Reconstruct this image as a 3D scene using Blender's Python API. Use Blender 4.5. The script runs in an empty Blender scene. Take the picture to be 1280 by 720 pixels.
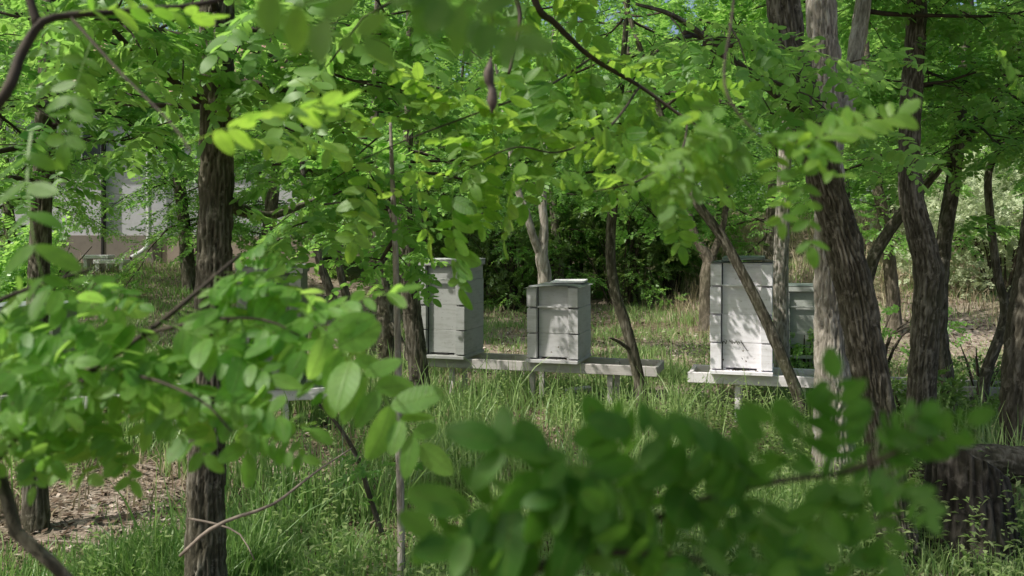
import bpy, bmesh, math, random
import numpy as np
from mathutils import Vector, Matrix

R = math.radians
RNG = np.random.default_rng(11)
random.seed(5)
scene = bpy.context.scene
COL = scene.collection
F, EYE, HOR = 1100.0, 1.45, 300.0          # lens in pixels of a 1280 wide picture, eye height, horizon row

def P(px, py, Y):
    return np.array([(px - 640) / F * Y, Y, EYE - (py - HOR) / F * Y])

def proj(p):
    Y = np.maximum(p[..., 1], 1e-3)
    return 640 + p[..., 0] / Y * F, HOR + (EYE - p[..., 2]) / Y * F

SUN_DIR = np.array([-0.56, -0.28, 0.78]); SUN_DIR /= np.linalg.norm(SUN_DIR)   # towards the sun

def unit(v):
    return v / np.maximum(np.linalg.norm(v, axis=-1, keepdims=True), 1e-9)

# ------------------------------------------------------------------ noise
_perm = np.random.default_rng(3).random(65536)
def _h(i, j, k):
    return _perm[(i * 73856093 ^ j * 19349663 ^ k * 83492791) & 65535]
def vnoise(p):
    p = np.asarray(p, float)
    i = np.floor(p).astype(np.int64); f = p - i; f = f * f * (3 - 2 * f)
    x, y, z = i[..., 0], i[..., 1], i[..., 2]; fx, fy, fz = f[..., 0], f[..., 1], f[..., 2]
    def L(a, b, t): return a + (b - a) * t
    return L(L(L(_h(x, y, z), _h(x + 1, y, z), fx), L(_h(x, y + 1, z), _h(x + 1, y + 1, z), fx), fy),
             L(L(_h(x, y, z + 1), _h(x + 1, y, z + 1), fx), L(_h(x, y + 1, z + 1), _h(x + 1, y + 1, z + 1), fx), fy), fz)
def n2(x, y, s, o=0.0):
    return vnoise(np.stack([x * s + o, y * s - o, np.full_like(x, 0.37 + o)], -1))
def sstep(a, b, x):
    t = np.clip((x - a) / (b - a), 0, 1); return t * t * (3 - 2 * t)

# ------------------------------------------------------------------ materials
def new_mat(name):
    m = bpy.data.materials.new(name); m.use_nodes = True
    nt = m.node_tree; nt.nodes.clear()
    return m, nt, nt.nodes, nt.links
def N(nodes, t, **kw):
    n = nodes.new(t)
    for k, v in kw.items(): setattr(n, k, v)
    return n
def ramp(nodes, stops):
    r = nodes.new('ShaderNodeValToRGB'); e = r.color_ramp.elements
    while len(e) < len(stops): e.new(0.5)
    for q, (p, c) in zip(e, stops): q.position = p; q.color = (*c, 1)
    return r

def leaf_mat(name, lo, hi, tlo, thi, tmix=0.45, gloss=0.10, vein=False):
    m, nt, nd, lk = new_mat(name)
    out = N(nd, 'ShaderNodeOutputMaterial')
    at = N(nd, 'ShaderNodeAttribute', attribute_name='rnd')
    oi = N(nd, 'ShaderNodeObjectInfo')
    add = N(nd, 'ShaderNodeMath', operation='MULTIPLY_ADD'); lk.new(oi.outputs['Random'], add.inputs[0]); add.inputs[1].default_value = .3
    mul = N(nd, 'ShaderNodeMath', operation='MULTIPLY'); lk.new(at.outputs['Fac'], mul.inputs[0]); mul.inputs[1].default_value = .75
    lk.new(mul.outputs[0], add.inputs[2])
    fac = add.outputs[0]
    r1 = ramp(nd, [(0, lo), (1, hi)]); r2 = ramp(nd, [(0, tlo), (1, thi)])
    lk.new(fac, r1.inputs[0]); lk.new(fac, r2.inputs[0])
    c1, c2 = r1.outputs[0], r2.outputs[0]
    nrm = None
    if vein:
        tc = N(nd, 'ShaderNodeTexCoord')
        au = N(nd, 'ShaderNodeAttribute', attribute_name='lu')     # distance across the leaflet, -1..1
        av = N(nd, 'ShaderNodeAttribute', attribute_name='lv')     # along it, 0..1
        ab = N(nd, 'ShaderNodeMath', operation='ABSOLUTE'); lk.new(au.outputs['Fac'], ab.inputs[0])
        mid = N(nd, 'ShaderNodeMapRange'); lk.new(ab.outputs[0], mid.inputs[0])
        mid.inputs[1].default_value = .02; mid.inputs[2].default_value = .10; mid.inputs[3].default_value = 1; mid.inputs[4].default_value = 0
        s1 = N(nd, 'ShaderNodeMath', operation='MULTIPLY_ADD'); lk.new(ab.outputs[0], s1.inputs[0]); s1.inputs[1].default_value = -9
        s0 = N(nd, 'ShaderNodeMath', operation='MULTIPLY'); lk.new(av.outputs['Fac'], s0.inputs[0]); s0.inputs[1].default_value = 52
        lk.new(s0.outputs[0], s1.inputs[2])
        sn = N(nd, 'ShaderNodeMath', operation='SINE'); lk.new(s1.outputs[0], sn.inputs[0])
        sv = N(nd, 'ShaderNodeMapRange'); lk.new(sn.outputs[0], sv.inputs[0]); sv.inputs[1].default_value = .75; sv.inputs[2].default_value = 1; sv.inputs[4].default_value = .35
        mx = N(nd, 'ShaderNodeMath', operation='MAXIMUM'); lk.new(mid.outputs[0], mx.inputs[0]); lk.new(sv.outputs[0], mx.inputs[1])
        no = N(nd, 'ShaderNodeTexNoise'); no.inputs['Scale'].default_value = 90; no.inputs['Detail'].default_value = 3
        lk.new(tc.outputs['Object'], no.inputs['Vector'])
        def tint(c):
            h = N(nd, 'ShaderNodeMixRGB', blend_type='MULTIPLY'); h.inputs[0].default_value = .45
            lk.new(c, h.inputs[1]); g = ramp(nd, [(.25, (.55, .62, .5)), (.7, (1.25, 1.2, 1.2))]); lk.new(no.outputs['Fac'], g.inputs[0]); lk.new(g.outputs[0], h.inputs[2])
            v = N(nd, 'ShaderNodeMixRGB', blend_type='MIX'); lk.new(h.outputs[0], v.inputs[1]); v.inputs[2].default_value = (.16, .28, .05, 1)
            q = N(nd, 'ShaderNodeMath', operation='MULTIPLY'); lk.new(mx.outputs[0], q.inputs[0]); q.inputs[1].default_value = .5
            lk.new(q.outputs[0], v.inputs[0])
            sp = N(nd, 'ShaderNodeTexNoise'); sp.inputs['Scale'].default_value = 260; sp.inputs['Detail'].default_value = 2; lk.new(tc.outputs['Object'], sp.inputs['Vector'])
            sr = N(nd, 'ShaderNodeMapRange'); lk.new(sp.outputs['Fac'], sr.inputs[0]); sr.inputs[1].default_value = .69; sr.inputs[2].default_value = .74; sr.inputs[4].default_value = .8
            bm_ = N(nd, 'ShaderNodeMixRGB'); lk.new(sr.outputs[0], bm_.inputs[0]); lk.new(v.outputs[0], bm_.inputs[1]); bm_.inputs[2].default_value = (.13, .10, .03, 1); return bm_.outputs[0]
        c1, c2 = tint(c1), tint(c2)
        bp = N(nd, 'ShaderNodeBump'); bp.inputs['Strength'].default_value = .25; bp.inputs['Distance'].default_value = .002
        lk.new(mx.outputs[0], bp.inputs['Height']); nrm = bp.outputs[0]
    d = N(nd, 'ShaderNodeBsdfDiffuse'); t = N(nd, 'ShaderNodeBsdfTranslucent'); g = N(nd, 'ShaderNodeBsdfGlossy')
    g.inputs['Roughness'].default_value = .45; g.inputs['Color'].default_value = (.85, .95, .80, 1)
    lk.new(c1, d.inputs[0]); lk.new(c2, t.inputs[0])
    if nrm:
        lk.new(nrm, d.inputs['Normal']); lk.new(nrm, g.inputs['Normal'])
    a = N(nd, 'ShaderNodeMixShader'); a.inputs[0].default_value = tmix
    lk.new(d.outputs[0], a.inputs[1]); lk.new(t.outputs[0], a.inputs[2])
    b = N(nd, 'ShaderNodeMixShader')
    lw = N(nd, 'ShaderNodeLayerWeight'); lw.inputs['Blend'].default_value = .25
    gm = N(nd, 'ShaderNodeMath', operation='MULTIPLY_ADD'); lk.new(lw.outputs['Fresnel'], gm.inputs[0]); gm.inputs[1].default_value = .12; gm.inputs[2].default_value = gloss * .4
    lk.new(gm.outputs[0], b.inputs[0])
    lk.new(a.outputs[0], b.inputs[1]); lk.new(g.outputs[0], b.inputs[2])
    lk.new(b.outputs[0], out.inputs[0])
    return m

def bark_mat(name, dark, mid, pale, scale=1.0, moss=.25):
    m, nt, nd, lk = new_mat(name)
    out = N(nd, 'ShaderNodeOutputMaterial'); b = N(nd, 'ShaderNodeBsdfPrincipled')
    tc = N(nd, 'ShaderNodeTexCoord'); mp = N(nd, 'ShaderNodeMapping')
    mp.inputs['Scale'].default_value = (42 * scale, 42 * scale, 10 * scale)
    lk.new(tc.outputs['Object'], mp.inputs[0])
    n1 = N(nd, 'ShaderNodeTexNoise'); n1.inputs['Scale'].default_value = 1.0; n1.inputs['Detail'].default_value = 8; n1.inputs['Roughness'].default_value = .65; n1.inputs['Distortion'].default_value = .6
    lk.new(mp.outputs[0], n1.inputs['Vector'])
    at = N(nd, 'ShaderNodeAttribute', attribute_name='furrow')
    n2_ = N(nd, 'ShaderNodeTexNoise'); n2_.inputs['Scale'].default_value = 3.2; n2_.inputs['Detail'].default_value = 4
    lk.new(tc.outputs['Object'], n2_.inputs['Vector'])
    mixf = N(nd, 'ShaderNodeMath', operation='MULTIPLY'); lk.new(n1.outputs['Fac'], mixf.inputs[0])
    q = N(nd, 'ShaderNodeMath', operation='MULTIPLY_ADD'); lk.new(at.outputs['Fac'], q.inputs[0]); q.inputs[1].default_value = .9; q.inputs[2].default_value = .35
    lk.new(q.outputs[0], mixf.inputs[1])
    cr = ramp(nd, [(.12, dark), (.42, mid), (.78, pale)]); lk.new(mixf.outputs[0], cr.inputs[0])
    mo = N(nd, 'ShaderNodeMixRGB'); mo.inputs[2].default_value = (.075, .085, .03, 1); lk.new(cr.outputs[0], mo.inputs[1])
    mr = N(nd, 'ShaderNodeMapRange'); lk.new(n2_.outputs['Fac'], mr.inputs[0]); mr.inputs[1].default_value = .48; mr.inputs[2].default_value = .72; mr.inputs[4].default_value = moss
    lk.new(mr.outputs[0], mo.inputs[0])
    n4 = N(nd, 'ShaderNodeTexNoise'); n4.inputs['Scale'].default_value = 17; n4.inputs['Detail'].default_value = 5; n4.inputs['Roughness'].default_value = .7; lk.new(tc.outputs['Object'], n4.inputs['Vector'])
    r5 = N(nd, 'ShaderNodeMapRange'); lk.new(n4.outputs['Fac'], r5.inputs[0]); r5.inputs[1].default_value = .57; r5.inputs[2].default_value = .68; r5.inputs[4].default_value = .55
    li = N(nd, 'ShaderNodeMixRGB'); lk.new(r5.outputs[0], li.inputs[0]); lk.new(mo.outputs[0], li.inputs[1]); li.inputs[2].default_value = (*[min(.45, c * 1.25) for c in pale], 1)
    lk.new(li.outputs[0], b.inputs['Base Color'])
    b.inputs['Roughness'].default_value = .92; b.inputs['Specular IOR Level'].default_value = .15
    bp = N(nd, 'ShaderNodeBump'); bp.inputs['Strength'].default_value = .9; bp.inputs['Distance'].default_value = .012
    lk.new(n1.outputs['Fac'], bp.inputs['Height']); lk.new(bp.outputs[0], b.inputs['Normal'])
    lk.new(b.outputs[0], out.inputs[0])
    return m

def paint_mat(name, base, dirt, amount=.5, rough=.6, grain=True):
    m, nt, nd, lk = new_mat(name)
    out = N(nd, 'ShaderNodeOutputMaterial'); b = N(nd, 'ShaderNodeBsdfPrincipled')
    tc = N(nd, 'ShaderNodeTexCoord'); mp = N(nd, 'ShaderNodeMapping'); mp.inputs['Scale'].default_value = (3, 3, 22) if grain else (6, 6, 6)
    lk.new(tc.outputs['Object'], mp.inputs[0])
    n1 = N(nd, 'ShaderNodeTexNoise'); n1.inputs['Scale'].default_value = 1.6; n1.inputs['Detail'].default_value = 6; n1.inputs['Roughness'].default_value = .65
    lk.new(mp.outputs[0], n1.inputs['Vector'])
    n3 = N(nd, 'ShaderNodeTexNoise'); n3.inputs['Scale'].default_value = 7; n3.inputs['Detail'].default_value = 5; n3.inputs['Roughness'].default_value = .7
    lk.new(tc.outputs['Object'], n3.inputs['Vector'])
    mx = N(nd, 'ShaderNodeMath', operation='MULTIPLY'); lk.new(n1.outputs['Fac'], mx.inputs[0]); lk.new(n3.outputs['Fac'], mx.inputs[1])
    mr = N(nd, 'ShaderNodeMapRange'); lk.new(mx.outputs[0], mr.inputs[0]); mr.inputs[1].default_value = .22; mr.inputs[2].default_value = .45; mr.inputs[4].default_value = amount
    c = N(nd, 'ShaderNodeMixRGB'); c.inputs[1].default_value = (*base, 1); c.inputs[2].default_value = (*dirt, 1)
    lk.new(mr.outputs[0], c.inputs[0])
    # scattered small chips and splashes
    v = N(nd, 'ShaderNodeTexNoise'); v.inputs['Scale'].default_value = 60; v.inputs['Detail'].default_value = 2
    lk.new(tc.outputs['Object'], v.inputs['Vector'])
    vr = N(nd, 'ShaderNodeMapRange'); lk.new(v.outputs['Fac'], vr.inputs[0]); vr.inputs[1].default_value = .70; vr.inputs[2].default_value = .76; vr.inputs[4].default_value = .55
    c2 = N(nd, 'ShaderNodeMixRGB'); lk.new(c.outputs[0], c2.inputs[1]); c2.inputs[2].default_value = (dirt[0] * .5, dirt[1] * .45, dirt[2] * .4, 1); lk.new(vr.outputs[0], c2.inputs[0])
    lk.new(c2.outputs[0], b.inputs['Base Color']); b.inputs['Roughness'].default_value = rough; b.inputs['Specular IOR Level'].default_value = .3
    bp = N(nd, 'ShaderNodeBump'); bp.inputs['Strength'].default_value = .25; bp.inputs['Distance'].default_value = .004
    lk.new(n1.outputs['Fac'], bp.inputs['Height']); lk.new(bp.outputs[0], b.inputs['Normal'])
    lk.new(b.outputs[0], out.inputs[0])
    return m

def plain_mat(name, col, rough=.7, metallic=0, var=.25, scale=12):
    m, nt, nd, lk = new_mat(name)
    out = N(nd, 'ShaderNodeOutputMaterial'); b = N(nd, 'ShaderNodeBsdfPrincipled')
    tc = N(nd, 'ShaderNodeTexCoord'); n1 = N(nd, 'ShaderNodeTexNoise'); n1.inputs['Scale'].default_value = scale; n1.inputs['Detail'].default_value = 5
    lk.new(tc.outputs['Object'], n1.inputs['Vector'])
    r = ramp(nd, [(.3, tuple(c * (1 - var) for c in col)), (.7, tuple(c * (1 + var) for c in col))]); lk.new(n1.outputs['Fac'], r.inputs[0])
    lk.new(r.outputs[0], b.inputs['Base Color']); b.inputs['Roughness'].default_value = rough; b.inputs['Metallic'].default_value = metallic
    lk.new(b.outputs[0], out.inputs[0]); return m

def attr_mat(name, stops, rough=.9, trans=0.0):
    m, nt, nd, lk = new_mat(name)
    out = N(nd, 'ShaderNodeOutputMaterial'); at = N(nd, 'ShaderNodeAttribute', attribute_name='rnd')
    r = ramp(nd, stops); lk.new(at.outputs['Fac'], r.inputs[0])
    d = N(nd, 'ShaderNodeBsdfDiffuse'); lk.new(r.outputs[0], d.inputs[0])
    if trans:
        t = N(nd, 'ShaderNodeBsdfTranslucent'); lk.new(r.outputs[0], t.inputs[0])
        a = N(nd, 'ShaderNodeMixShader'); a.inputs[0].default_value = trans; lk.new(d.outputs[0], a.inputs[1]); lk.new(t.outputs[0], a.inputs[2])
        lk.new(a.outputs[0], out.inputs[0])
    else: lk.new(d.outputs[0], out.inputs[0])
    return m

M = {}
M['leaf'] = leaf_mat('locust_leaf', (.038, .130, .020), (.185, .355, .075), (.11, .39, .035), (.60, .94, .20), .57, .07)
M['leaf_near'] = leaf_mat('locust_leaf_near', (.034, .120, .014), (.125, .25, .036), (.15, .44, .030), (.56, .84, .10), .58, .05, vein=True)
M['leaf_shade'] = leaf_mat('locust_leaf_shaded', (.038, .125, .016), (.095, .205, .032), (.13, .39, .032), (.34, .64, .08), .52, .03, vein=True)  # darker copy of the near leaf, shade put into its colour
M['leaf_sun'] = leaf_mat('locust_leaf_sunny', (.036, .140, .020), (.155, .310, .055), (.16, .50, .040), (.60, .92, .17), .58, .05, vein=True)  # brighter copy of the near leaf, sunlight put into its colour
M['leaf_pale'] = leaf_mat('pale_leaf', (.28, .36, .17), (.55, .60, .40), (.36, .48, .2), (.58, .66, .38), .4, .10)
M['leaf_dark'] = leaf_mat('shrub_leaf', (.06, .125, .030), (.15, .24, .065), (.14, .27, .045), (.34, .50, .10), .5, .10)
M['herb'] = leaf_mat('herb_leaf', (.13, .23, .045), (.38, .45, .22), (.2, .38, .05), (.46, .58, .2), .42, .08)
M['grass'] = leaf_mat('grass_blade', (.05, .155, .022), (.38, .50, .20), (.12, .32, .032), (.52, .68, .24), .45, .07)
M['dry'] = attr_mat('dry_grass', [(0, (.24, .20, .12)), (1, (.52, .46, .32))], trans=.3)
M['litter'] = attr_mat('leaf_litter', [(0, (.07, .05, .035)), (.45, (.20, .15, .11)), (.8, (.36, .29, .23)), (1, (.52, .46, .4))])
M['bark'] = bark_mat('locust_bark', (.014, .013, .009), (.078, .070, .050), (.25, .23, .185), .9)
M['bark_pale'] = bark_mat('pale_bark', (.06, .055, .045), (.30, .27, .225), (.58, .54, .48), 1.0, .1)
M['bark_red'] = bark_mat('brown_bark', (.016, .015, .010), (.095, .082, .060), (.25, .215, .17), .9, .2)
M['bark_old'] = bark_mat('old_dark_bark', (.007, .0065, .005), (.028, .025, .020), (.105, .095, .082), .8, .2)
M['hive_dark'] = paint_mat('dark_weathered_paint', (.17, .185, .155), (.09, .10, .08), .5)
M['twig'] = plain_mat('twig_bark', (.040, .030, .018), .85, 0, .4, 30)
M['twig_green'] = plain_mat('green_twig', (.11, .13, .045), .7, 0, .3, 30)
M['deadwood'] = plain_mat('dead_wood', (.20, .165, .13), .9, 0, .45, 25)
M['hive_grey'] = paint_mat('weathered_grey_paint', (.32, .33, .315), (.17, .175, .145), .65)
M['hive_mid'] = paint_mat('pale_grey_paint', (.47, .465, .47), (.27, .26, .235), .65)
M['hive_white'] = paint_mat('dirty_white_paint', (.80, .78, .82), (.42, .39, .37), .6)
M['hive_green'] = paint_mat('grey_green_paint', (.44, .46, .43), (.22, .24, .2), .6)
M['tin'] = paint_mat('dull_tin', (.56, .57, .57), (.33, .32, .3), .6, .45, grain=False)
M['slate'] = paint_mat('green_grey_board', (.20, .235, .21), (.10, .12, .09), .5)
M['whiteboard'] = paint_mat('white_board', (.74, .73, .74), (.5, .48, .45), .4)
M['stand'] = paint_mat('bleached_wood', (.44, .415, .395), (.20, .18, .15), .75, .8)
M['stand_white'] = paint_mat('whitewashed_wood', (.68, .65, .66), (.36, .33, .3), .6, .8)
M['dark'] = plain_mat('dark_gap_and_shadow', (.012, .011, .010), .9)  # near black for openings and for the painted shadow beside hive battens
M['ink'] = plain_mat('dark_paint_mark', (.035, .032, .03), .8)
M['bee'] = plain_mat('bee_brown', (.10, .055, .02), .5, 0, .5, 300)
M['pod'] = plain_mat('dry_pod', (.085, .066, .052), .8, 0, .5, 60)

# ------------------------------------------------------------------ mesh builders
class QB:
    """collects quads (numpy) and links them as one mesh object"""
    def __init__(s): s.v = []; s.q = []; s.m = []; s.r = []; s.a = {}; s.n = 0
    def add(s, v, q, mat=0, rnd=None, attrs=None):
        v = np.asarray(v, float).reshape(-1, 3); q = np.asarray(q, np.int64).reshape(-1, 4)
        s.v.append(v); s.q.append(q + s.n)
        s.m.append(np.full(len(q), mat, np.int32))
        s.r.append(np.zeros(len(q)) if rnd is None else np.broadcast_to(np.asarray(rnd, float), (len(q),)))
        s.a.setdefault('_', []).append((len(v), attrs or {}))
        s.n += len(v)
    def faces(s): return sum(len(q) for q in s.q)
    def build(s, name, mats, parent=None, smooth=True):
        me = bpy.data.meshes.new(name)
        v = np.concatenate(s.v) if s.v else np.zeros((0, 3)); q = np.concatenate(s.q) if s.q else np.zeros((0, 4), np.int64)
        me.vertices.add(len(v)); me.vertices.foreach_set('co', v.astype(np.float32).ravel())
        me.loops.add(q.size); me.loops.foreach_set('vertex_index', q.astype(np.int32).ravel())
        me.polygons.add(len(q)); me.polygons.foreach_set('loop_start', np.arange(0, q.size, 4, dtype=np.int32))
        me.polygons.foreach_set('material_index', np.concatenate(s.m) if s.m else np.zeros(0, np.int32))
        if smooth: me.polygons.foreach_set('use_smooth', np.ones(len(q), bool))
        at = me.attributes.new('rnd', 'FLOAT', 'FACE'); at.data.foreach_set('value', np.concatenate(s.r).astype(np.float32))
        names = set(k for n_, d in s.a.get('_', []) for k in d)
        for nm in names:
            arr = np.concatenate([np.asarray(d.get(nm, np.zeros(n_)), float) for n_, d in s.a['_']])
            at = me.attributes.new(nm, 'FLOAT', 'POINT'); at.data.foreach_set('value', arr.astype(np.float32))
        for m in mats: me.materials.append(m)
        me.update(calc_edges=True); me.validate()
        o = bpy.data.objects.new(name, me); COL.objects.link(o)
        if parent is not None: o.parent = parent
        return o

def resample(pts, rad, step):
    pts = np.asarray(pts, float); rad = np.asarray(rad, float)
    n = len(pts)
    if n == 2: pp = [pts[0], pts[0] * .5 + pts[1] * .5, pts[1]]; rr = [rad[0], (rad[0] + rad[1]) / 2, rad[1]]; pts = np.array(pp); rad = np.array(rr); n = 3
    ex = np.vstack([2 * pts[0] - pts[1], pts, 2 * pts[-1] - pts[-2]]); O = []; Q = []
    for i in range(n - 1):
        p0, p1, p2, p3 = ex[i], ex[i + 1], ex[i + 2], ex[i + 3]
        k = max(2, int(np.linalg.norm(p2 - p1) / step))
        t = np.linspace(0, 1, k, endpoint=False)[:, None]
        O.append(.5 * (2 * p1 + (p2 - p0) * t + (2 * p0 - 5 * p1 + 4 * p2 - p3) * t ** 2 + (-p0 + 3 * p1 - 3 * p2 + p3) * t ** 3))
        Q.append(rad[i] + (rad[i + 1] - rad[i]) * t[:, 0])
    O.append(pts[-1:]); Q.append(rad[-1:])
    return np.concatenate(O), np.concatenate(Q)

def frames(pts):
    t = unit(np.gradient(pts, axis=0)); a = np.zeros_like(t)
    ref = np.array([1., 0, 0]) if abs(t[0][0]) < .8 else np.array([0, 1., 0])
    u = unit(ref - t[0] * ref.dot(t[0])); a[0] = u
    for i in range(1, len(pts)):
        u = u - t[i] * u.dot(t[i]); u = u / np.linalg.norm(u); a[i] = u
    return t, a, np.cross(t, a)

def tube(qb, pts, rad, step=.08, seg=8, bark=0.0, mat=0, seed=0., furrows=9, rnd=.5, raw=False):
    if raw: p, r = np.asarray(pts, float), np.asarray(rad, float)
    else: p, r = resample(pts, rad, step)
    t, a, b = frames(p)
    th = np.linspace(0, 2 * np.pi, seg, endpoint=False)
    L = np.concatenate([[0], np.cumsum(np.linalg.norm(np.diff(p, axis=0), axis=1))])
    TH, LL = np.meshgrid(th, L)
    rr = np.repeat(r[:, None], seg, 1); fur = np.ones_like(rr)
    if bark:
        cs = np.stack([np.cos(TH) * 1.3, np.sin(TH) * 1.3, LL * 4.2 + seed], -1)
        w = vnoise(cs * 2.3) * 4.2 + vnoise(cs * 6.1 + 7) * 2.4 + vnoise(cs * np.array([3., 3., 9.]) + 2) * 1.2
        ridge = np.abs(np.sin(TH * furrows / 2 + w)); r2_ = np.abs(np.sin(TH * furrows * .81 - w * .8 + LL * 5))
        fur = np.minimum(ridge ** .55, .35 + r2_)
        brk = vnoise(np.stack([np.cos(TH) * 2, np.sin(TH) * 2, LL * 14 + seed], -1))
        fur = np.clip(fur, 0, 1) * (.55 + .6 * brk); lump = vnoise(cs * .8 + 3) - .5
        rr = rr * (1 + bark * (fur - .6) + .14 * lump)
    V = p[:, None, :] + rr[..., None] * (np.cos(TH)[..., None] * a[:, None, :] + np.sin(TH)[..., None] * b[:, None, :])
    n = len(p); i = np.arange(n - 1)[:, None] * seg; j = np.arange(seg)[None, :]; k = (j + 1) % seg
    q = np.stack([i + j, i + k, i + seg + k, i + seg + j], -1).reshape(-1, 4)
    v = V.reshape(-1, 3); fu = fur.ravel()
    c0 = len(v); v = np.vstack([v, p[:1], p[-1:]]); fu = np.append(fu, [.6, .6])
    jj = np.arange(0, seg, 2)
    caps = np.concatenate([np.stack([np.full_like(jj, c0), (jj + 2) % seg, (jj + 1) % seg, jj], -1),
                           np.stack([np.full_like(jj, c0 + 1), (n - 1) * seg + jj, (n - 1) * seg + (jj + 1) % seg, (n - 1) * seg + (jj + 2) % seg], -1)])
    qb.add(v, np.concatenate([q, caps]), mat, rnd, {'furrow': np.clip(fu, 0, 1)})

# ------------------------------------------------------------------ compound leaves
def leaflet(lod, L, W, rng):
    """one leaflet along +x from the origin: verts, quads, lu, lv"""
    if lod == 3: rows, cols = np.array([0, .07, .2, .36, .52, .68, .82, .93, 1.]), 4
    elif lod == 2: rows, cols = np.array([0, .12, .36, .64, .88, 1.]), 2
    elif lod == 1:
        v = np.array([[0, 0, 0], [.28, W / L * .95, .06], [.74, W / L * .86, .05], [1, 0, -.03], [.74, -W / L * .86, .05], [.28, -W / L * .95, .06]]) * L
        return v, np.array([[0, 3, 2, 1], [0, 5, 4, 3]]), np.array([0, 1, 1, 0, -1, -1.]), np.array([0, .3, .7, 1, .7, .3])
    else:
        v = np.array([[0, 0, 0], [.5, W / L, .05], [1, 0, 0], [.5, -W / L, .05]]) * L
        return v, np.array([[0, 3, 2, 1]]), np.array([0, 1, 0, -1.]), np.array([0, .5, 1, .5])
    wprof = np.sin(np.pi * np.clip(rows, 0, 1) ** .92) ** .55 * W; wprof[0] = .04 * W; wprof[-1] = .10 * W
    us = np.linspace(-1, 1, cols + 1)
    cup = rng.uniform(-.05, .22); bend = rng.uniform(-.42, .10); tw = rng.uniform(-.4, .4)
    V = []; LU = []; LV = []
    for r_, w in zip(rows, wprof):
        for u in us:
            x = r_ * L - (abs(u) < .01) * (r_ > .99) * .03 * L; y = u * w; z = cup * abs(u) * w + bend * L * r_ ** 2 + tw * y * r_
            V.append((x, y, z)); LU.append(u * (w / W)); LV.append(r_)
    c = cols + 1; q = [(i * c + j, (i + 1) * c + j, (i + 1) * c + j + 1, i * c + j + 1) for i in range(len(rows) - 1) for j in range(cols)]
    return np.array(V), np.array(q), np.array(LU), np.array(LV)

def compound(lod, pairs, rng, wide=1.0, size=1.0):
    """leaf of unit length along +x, normal +z; verts, quads, rnd, lu, lv"""
    V, Q, RN, LU, LV = [], [], [], [], []; n = 0
    droop = rng.uniform(.05, .28); sway = rng.uniform(-.12, .12)
    def rach(t): return np.array([t, sway * t * t, -droop * t * t])
    def put(base, ang, L, W, tilt, dip):
        nonlocal n
        v, q, lu, lv = leaflet(lod, L, W, rng)
        ca, sa = math.cos(tilt), math.sin(tilt); v = v @ np.array([[1, 0, 0], [0, ca, sa], [0, -sa, ca]])
        ca, sa = math.cos(dip), math.sin(dip); v = v @ np.array([[ca, 0, -sa], [0, 1, 0], [sa, 0, ca]])
        ca, sa = math.cos(ang), math.sin(ang); v = v @ np.array([[ca, sa, 0], [-sa, ca, 0], [0, 0, 1]])
        V.append(v + base); Q.append(q + n); RN.append(np.full(len(q), rng.random())); LU.append(lu); LV.append(lv); n += len(v)
    Lf = .235 * size
    for i in range(pairs):
        t = .20 + .74 * i / max(1, pairs - 1) * .97
        for sgn in (1, -1):
            L = Lf * rng.uniform(.72, 1.18) * (1.0 - .25 * max(0, t - .7) / .3)
            put(rach(t + rng.uniform(-.015, .015)), sgn * rng.uniform(1.0, 1.35), L, L * .27 * wide * rng.uniform(.8, 1.15), rng.normal(0, .38), rng.normal(.12, .2))
    put(rach(.97), rng.uniform(-.25, .25), Lf * .95, Lf * .27 * wide, rng.normal(0, .2), rng.normal(.1, .15))
    if lod >= 1:
        ts = np.linspace(0, .98, 7 if lod >= 2 else 4); w = .007
        v = []
        for t in ts: c = rach(t); v += [c + [0, w * (1.2 - t), -.002], c + [0, -w * (1.2 - t), -.002]]
        q = [(2 * i, 2 * i + 1, 2 * i + 3, 2 * i + 2) for i in range(len(ts) - 1)]
        V.append(np.array(v)); Q.append(np.array(q) + n); RN.append(np.full(len(q), .9)); LU.append(np.zeros(len(v))); LV.append(np.zeros(len(v)))
    return np.concatenate(V), np.concatenate(Q), np.concatenate(RN), np.concatenate(LU), np.concatenate(LV)

_tr = np.random.default_rng(77)
TPL = {lod: [compound(lod, int(_tr.integers(5, 10)), _tr) for _ in range(8 if lod < 3 else 16)] for lod in (0, 1, 2, 3)}

TPL[4] = [compound(3, int(_tr.integers(4, 7)), _tr, 1.08, 1.38) for _ in range(16)]
TPL[5] = [compound(3, int(_tr.integers(6, 9)), _tr, 1.0, 1.06) for _ in range(16)]

def put_leaves(qb, pos, d, nrm, size, lod, rng, mat=0, rbias=None):
    pos = np.asarray(pos, float).reshape(-1, 3)
    if len(pos) == 0: return
    d = unit(np.asarray(d, float)); nrm = np.asarray(nrm, float); nrm = unit(nrm - d * np.sum(nrm * d, -1, keepdims=True)); b = np.cross(nrm, d)
    size = np.asarray(size, float); rb = rng.random(len(pos)) if rbias is None else rbias
    var = rng.integers(0, len(TPL[lod]), len(pos))
    for k in range(len(TPL[lod])):
        ix = np.nonzero(var == k)[0]
        if len(ix) == 0: continue
        v, q, rn, lu, lv = TPL[lod][k]
        B = np.stack([d[ix], b[ix], nrm[ix]], 1) * size[ix][:, None, None]
        VV = np.einsum('vj,njk->nvk', v, B) + pos[ix][:, None, :]
        QQ = q[None] + (np.arange(len(ix)) * len(v))[:, None, None]
        rr = np.clip(.55 * rn[None] + .45 * rb[ix][:, None], 0, 1)
        at = {'lu': np.tile(lu, len(ix)), 'lv': np.tile(lv, len(ix))} if lod >= 2 else None
        qb.add(VV.reshape(-1, 3), QQ.reshape(-1, 4), mat, rr.ravel(), at)

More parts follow.
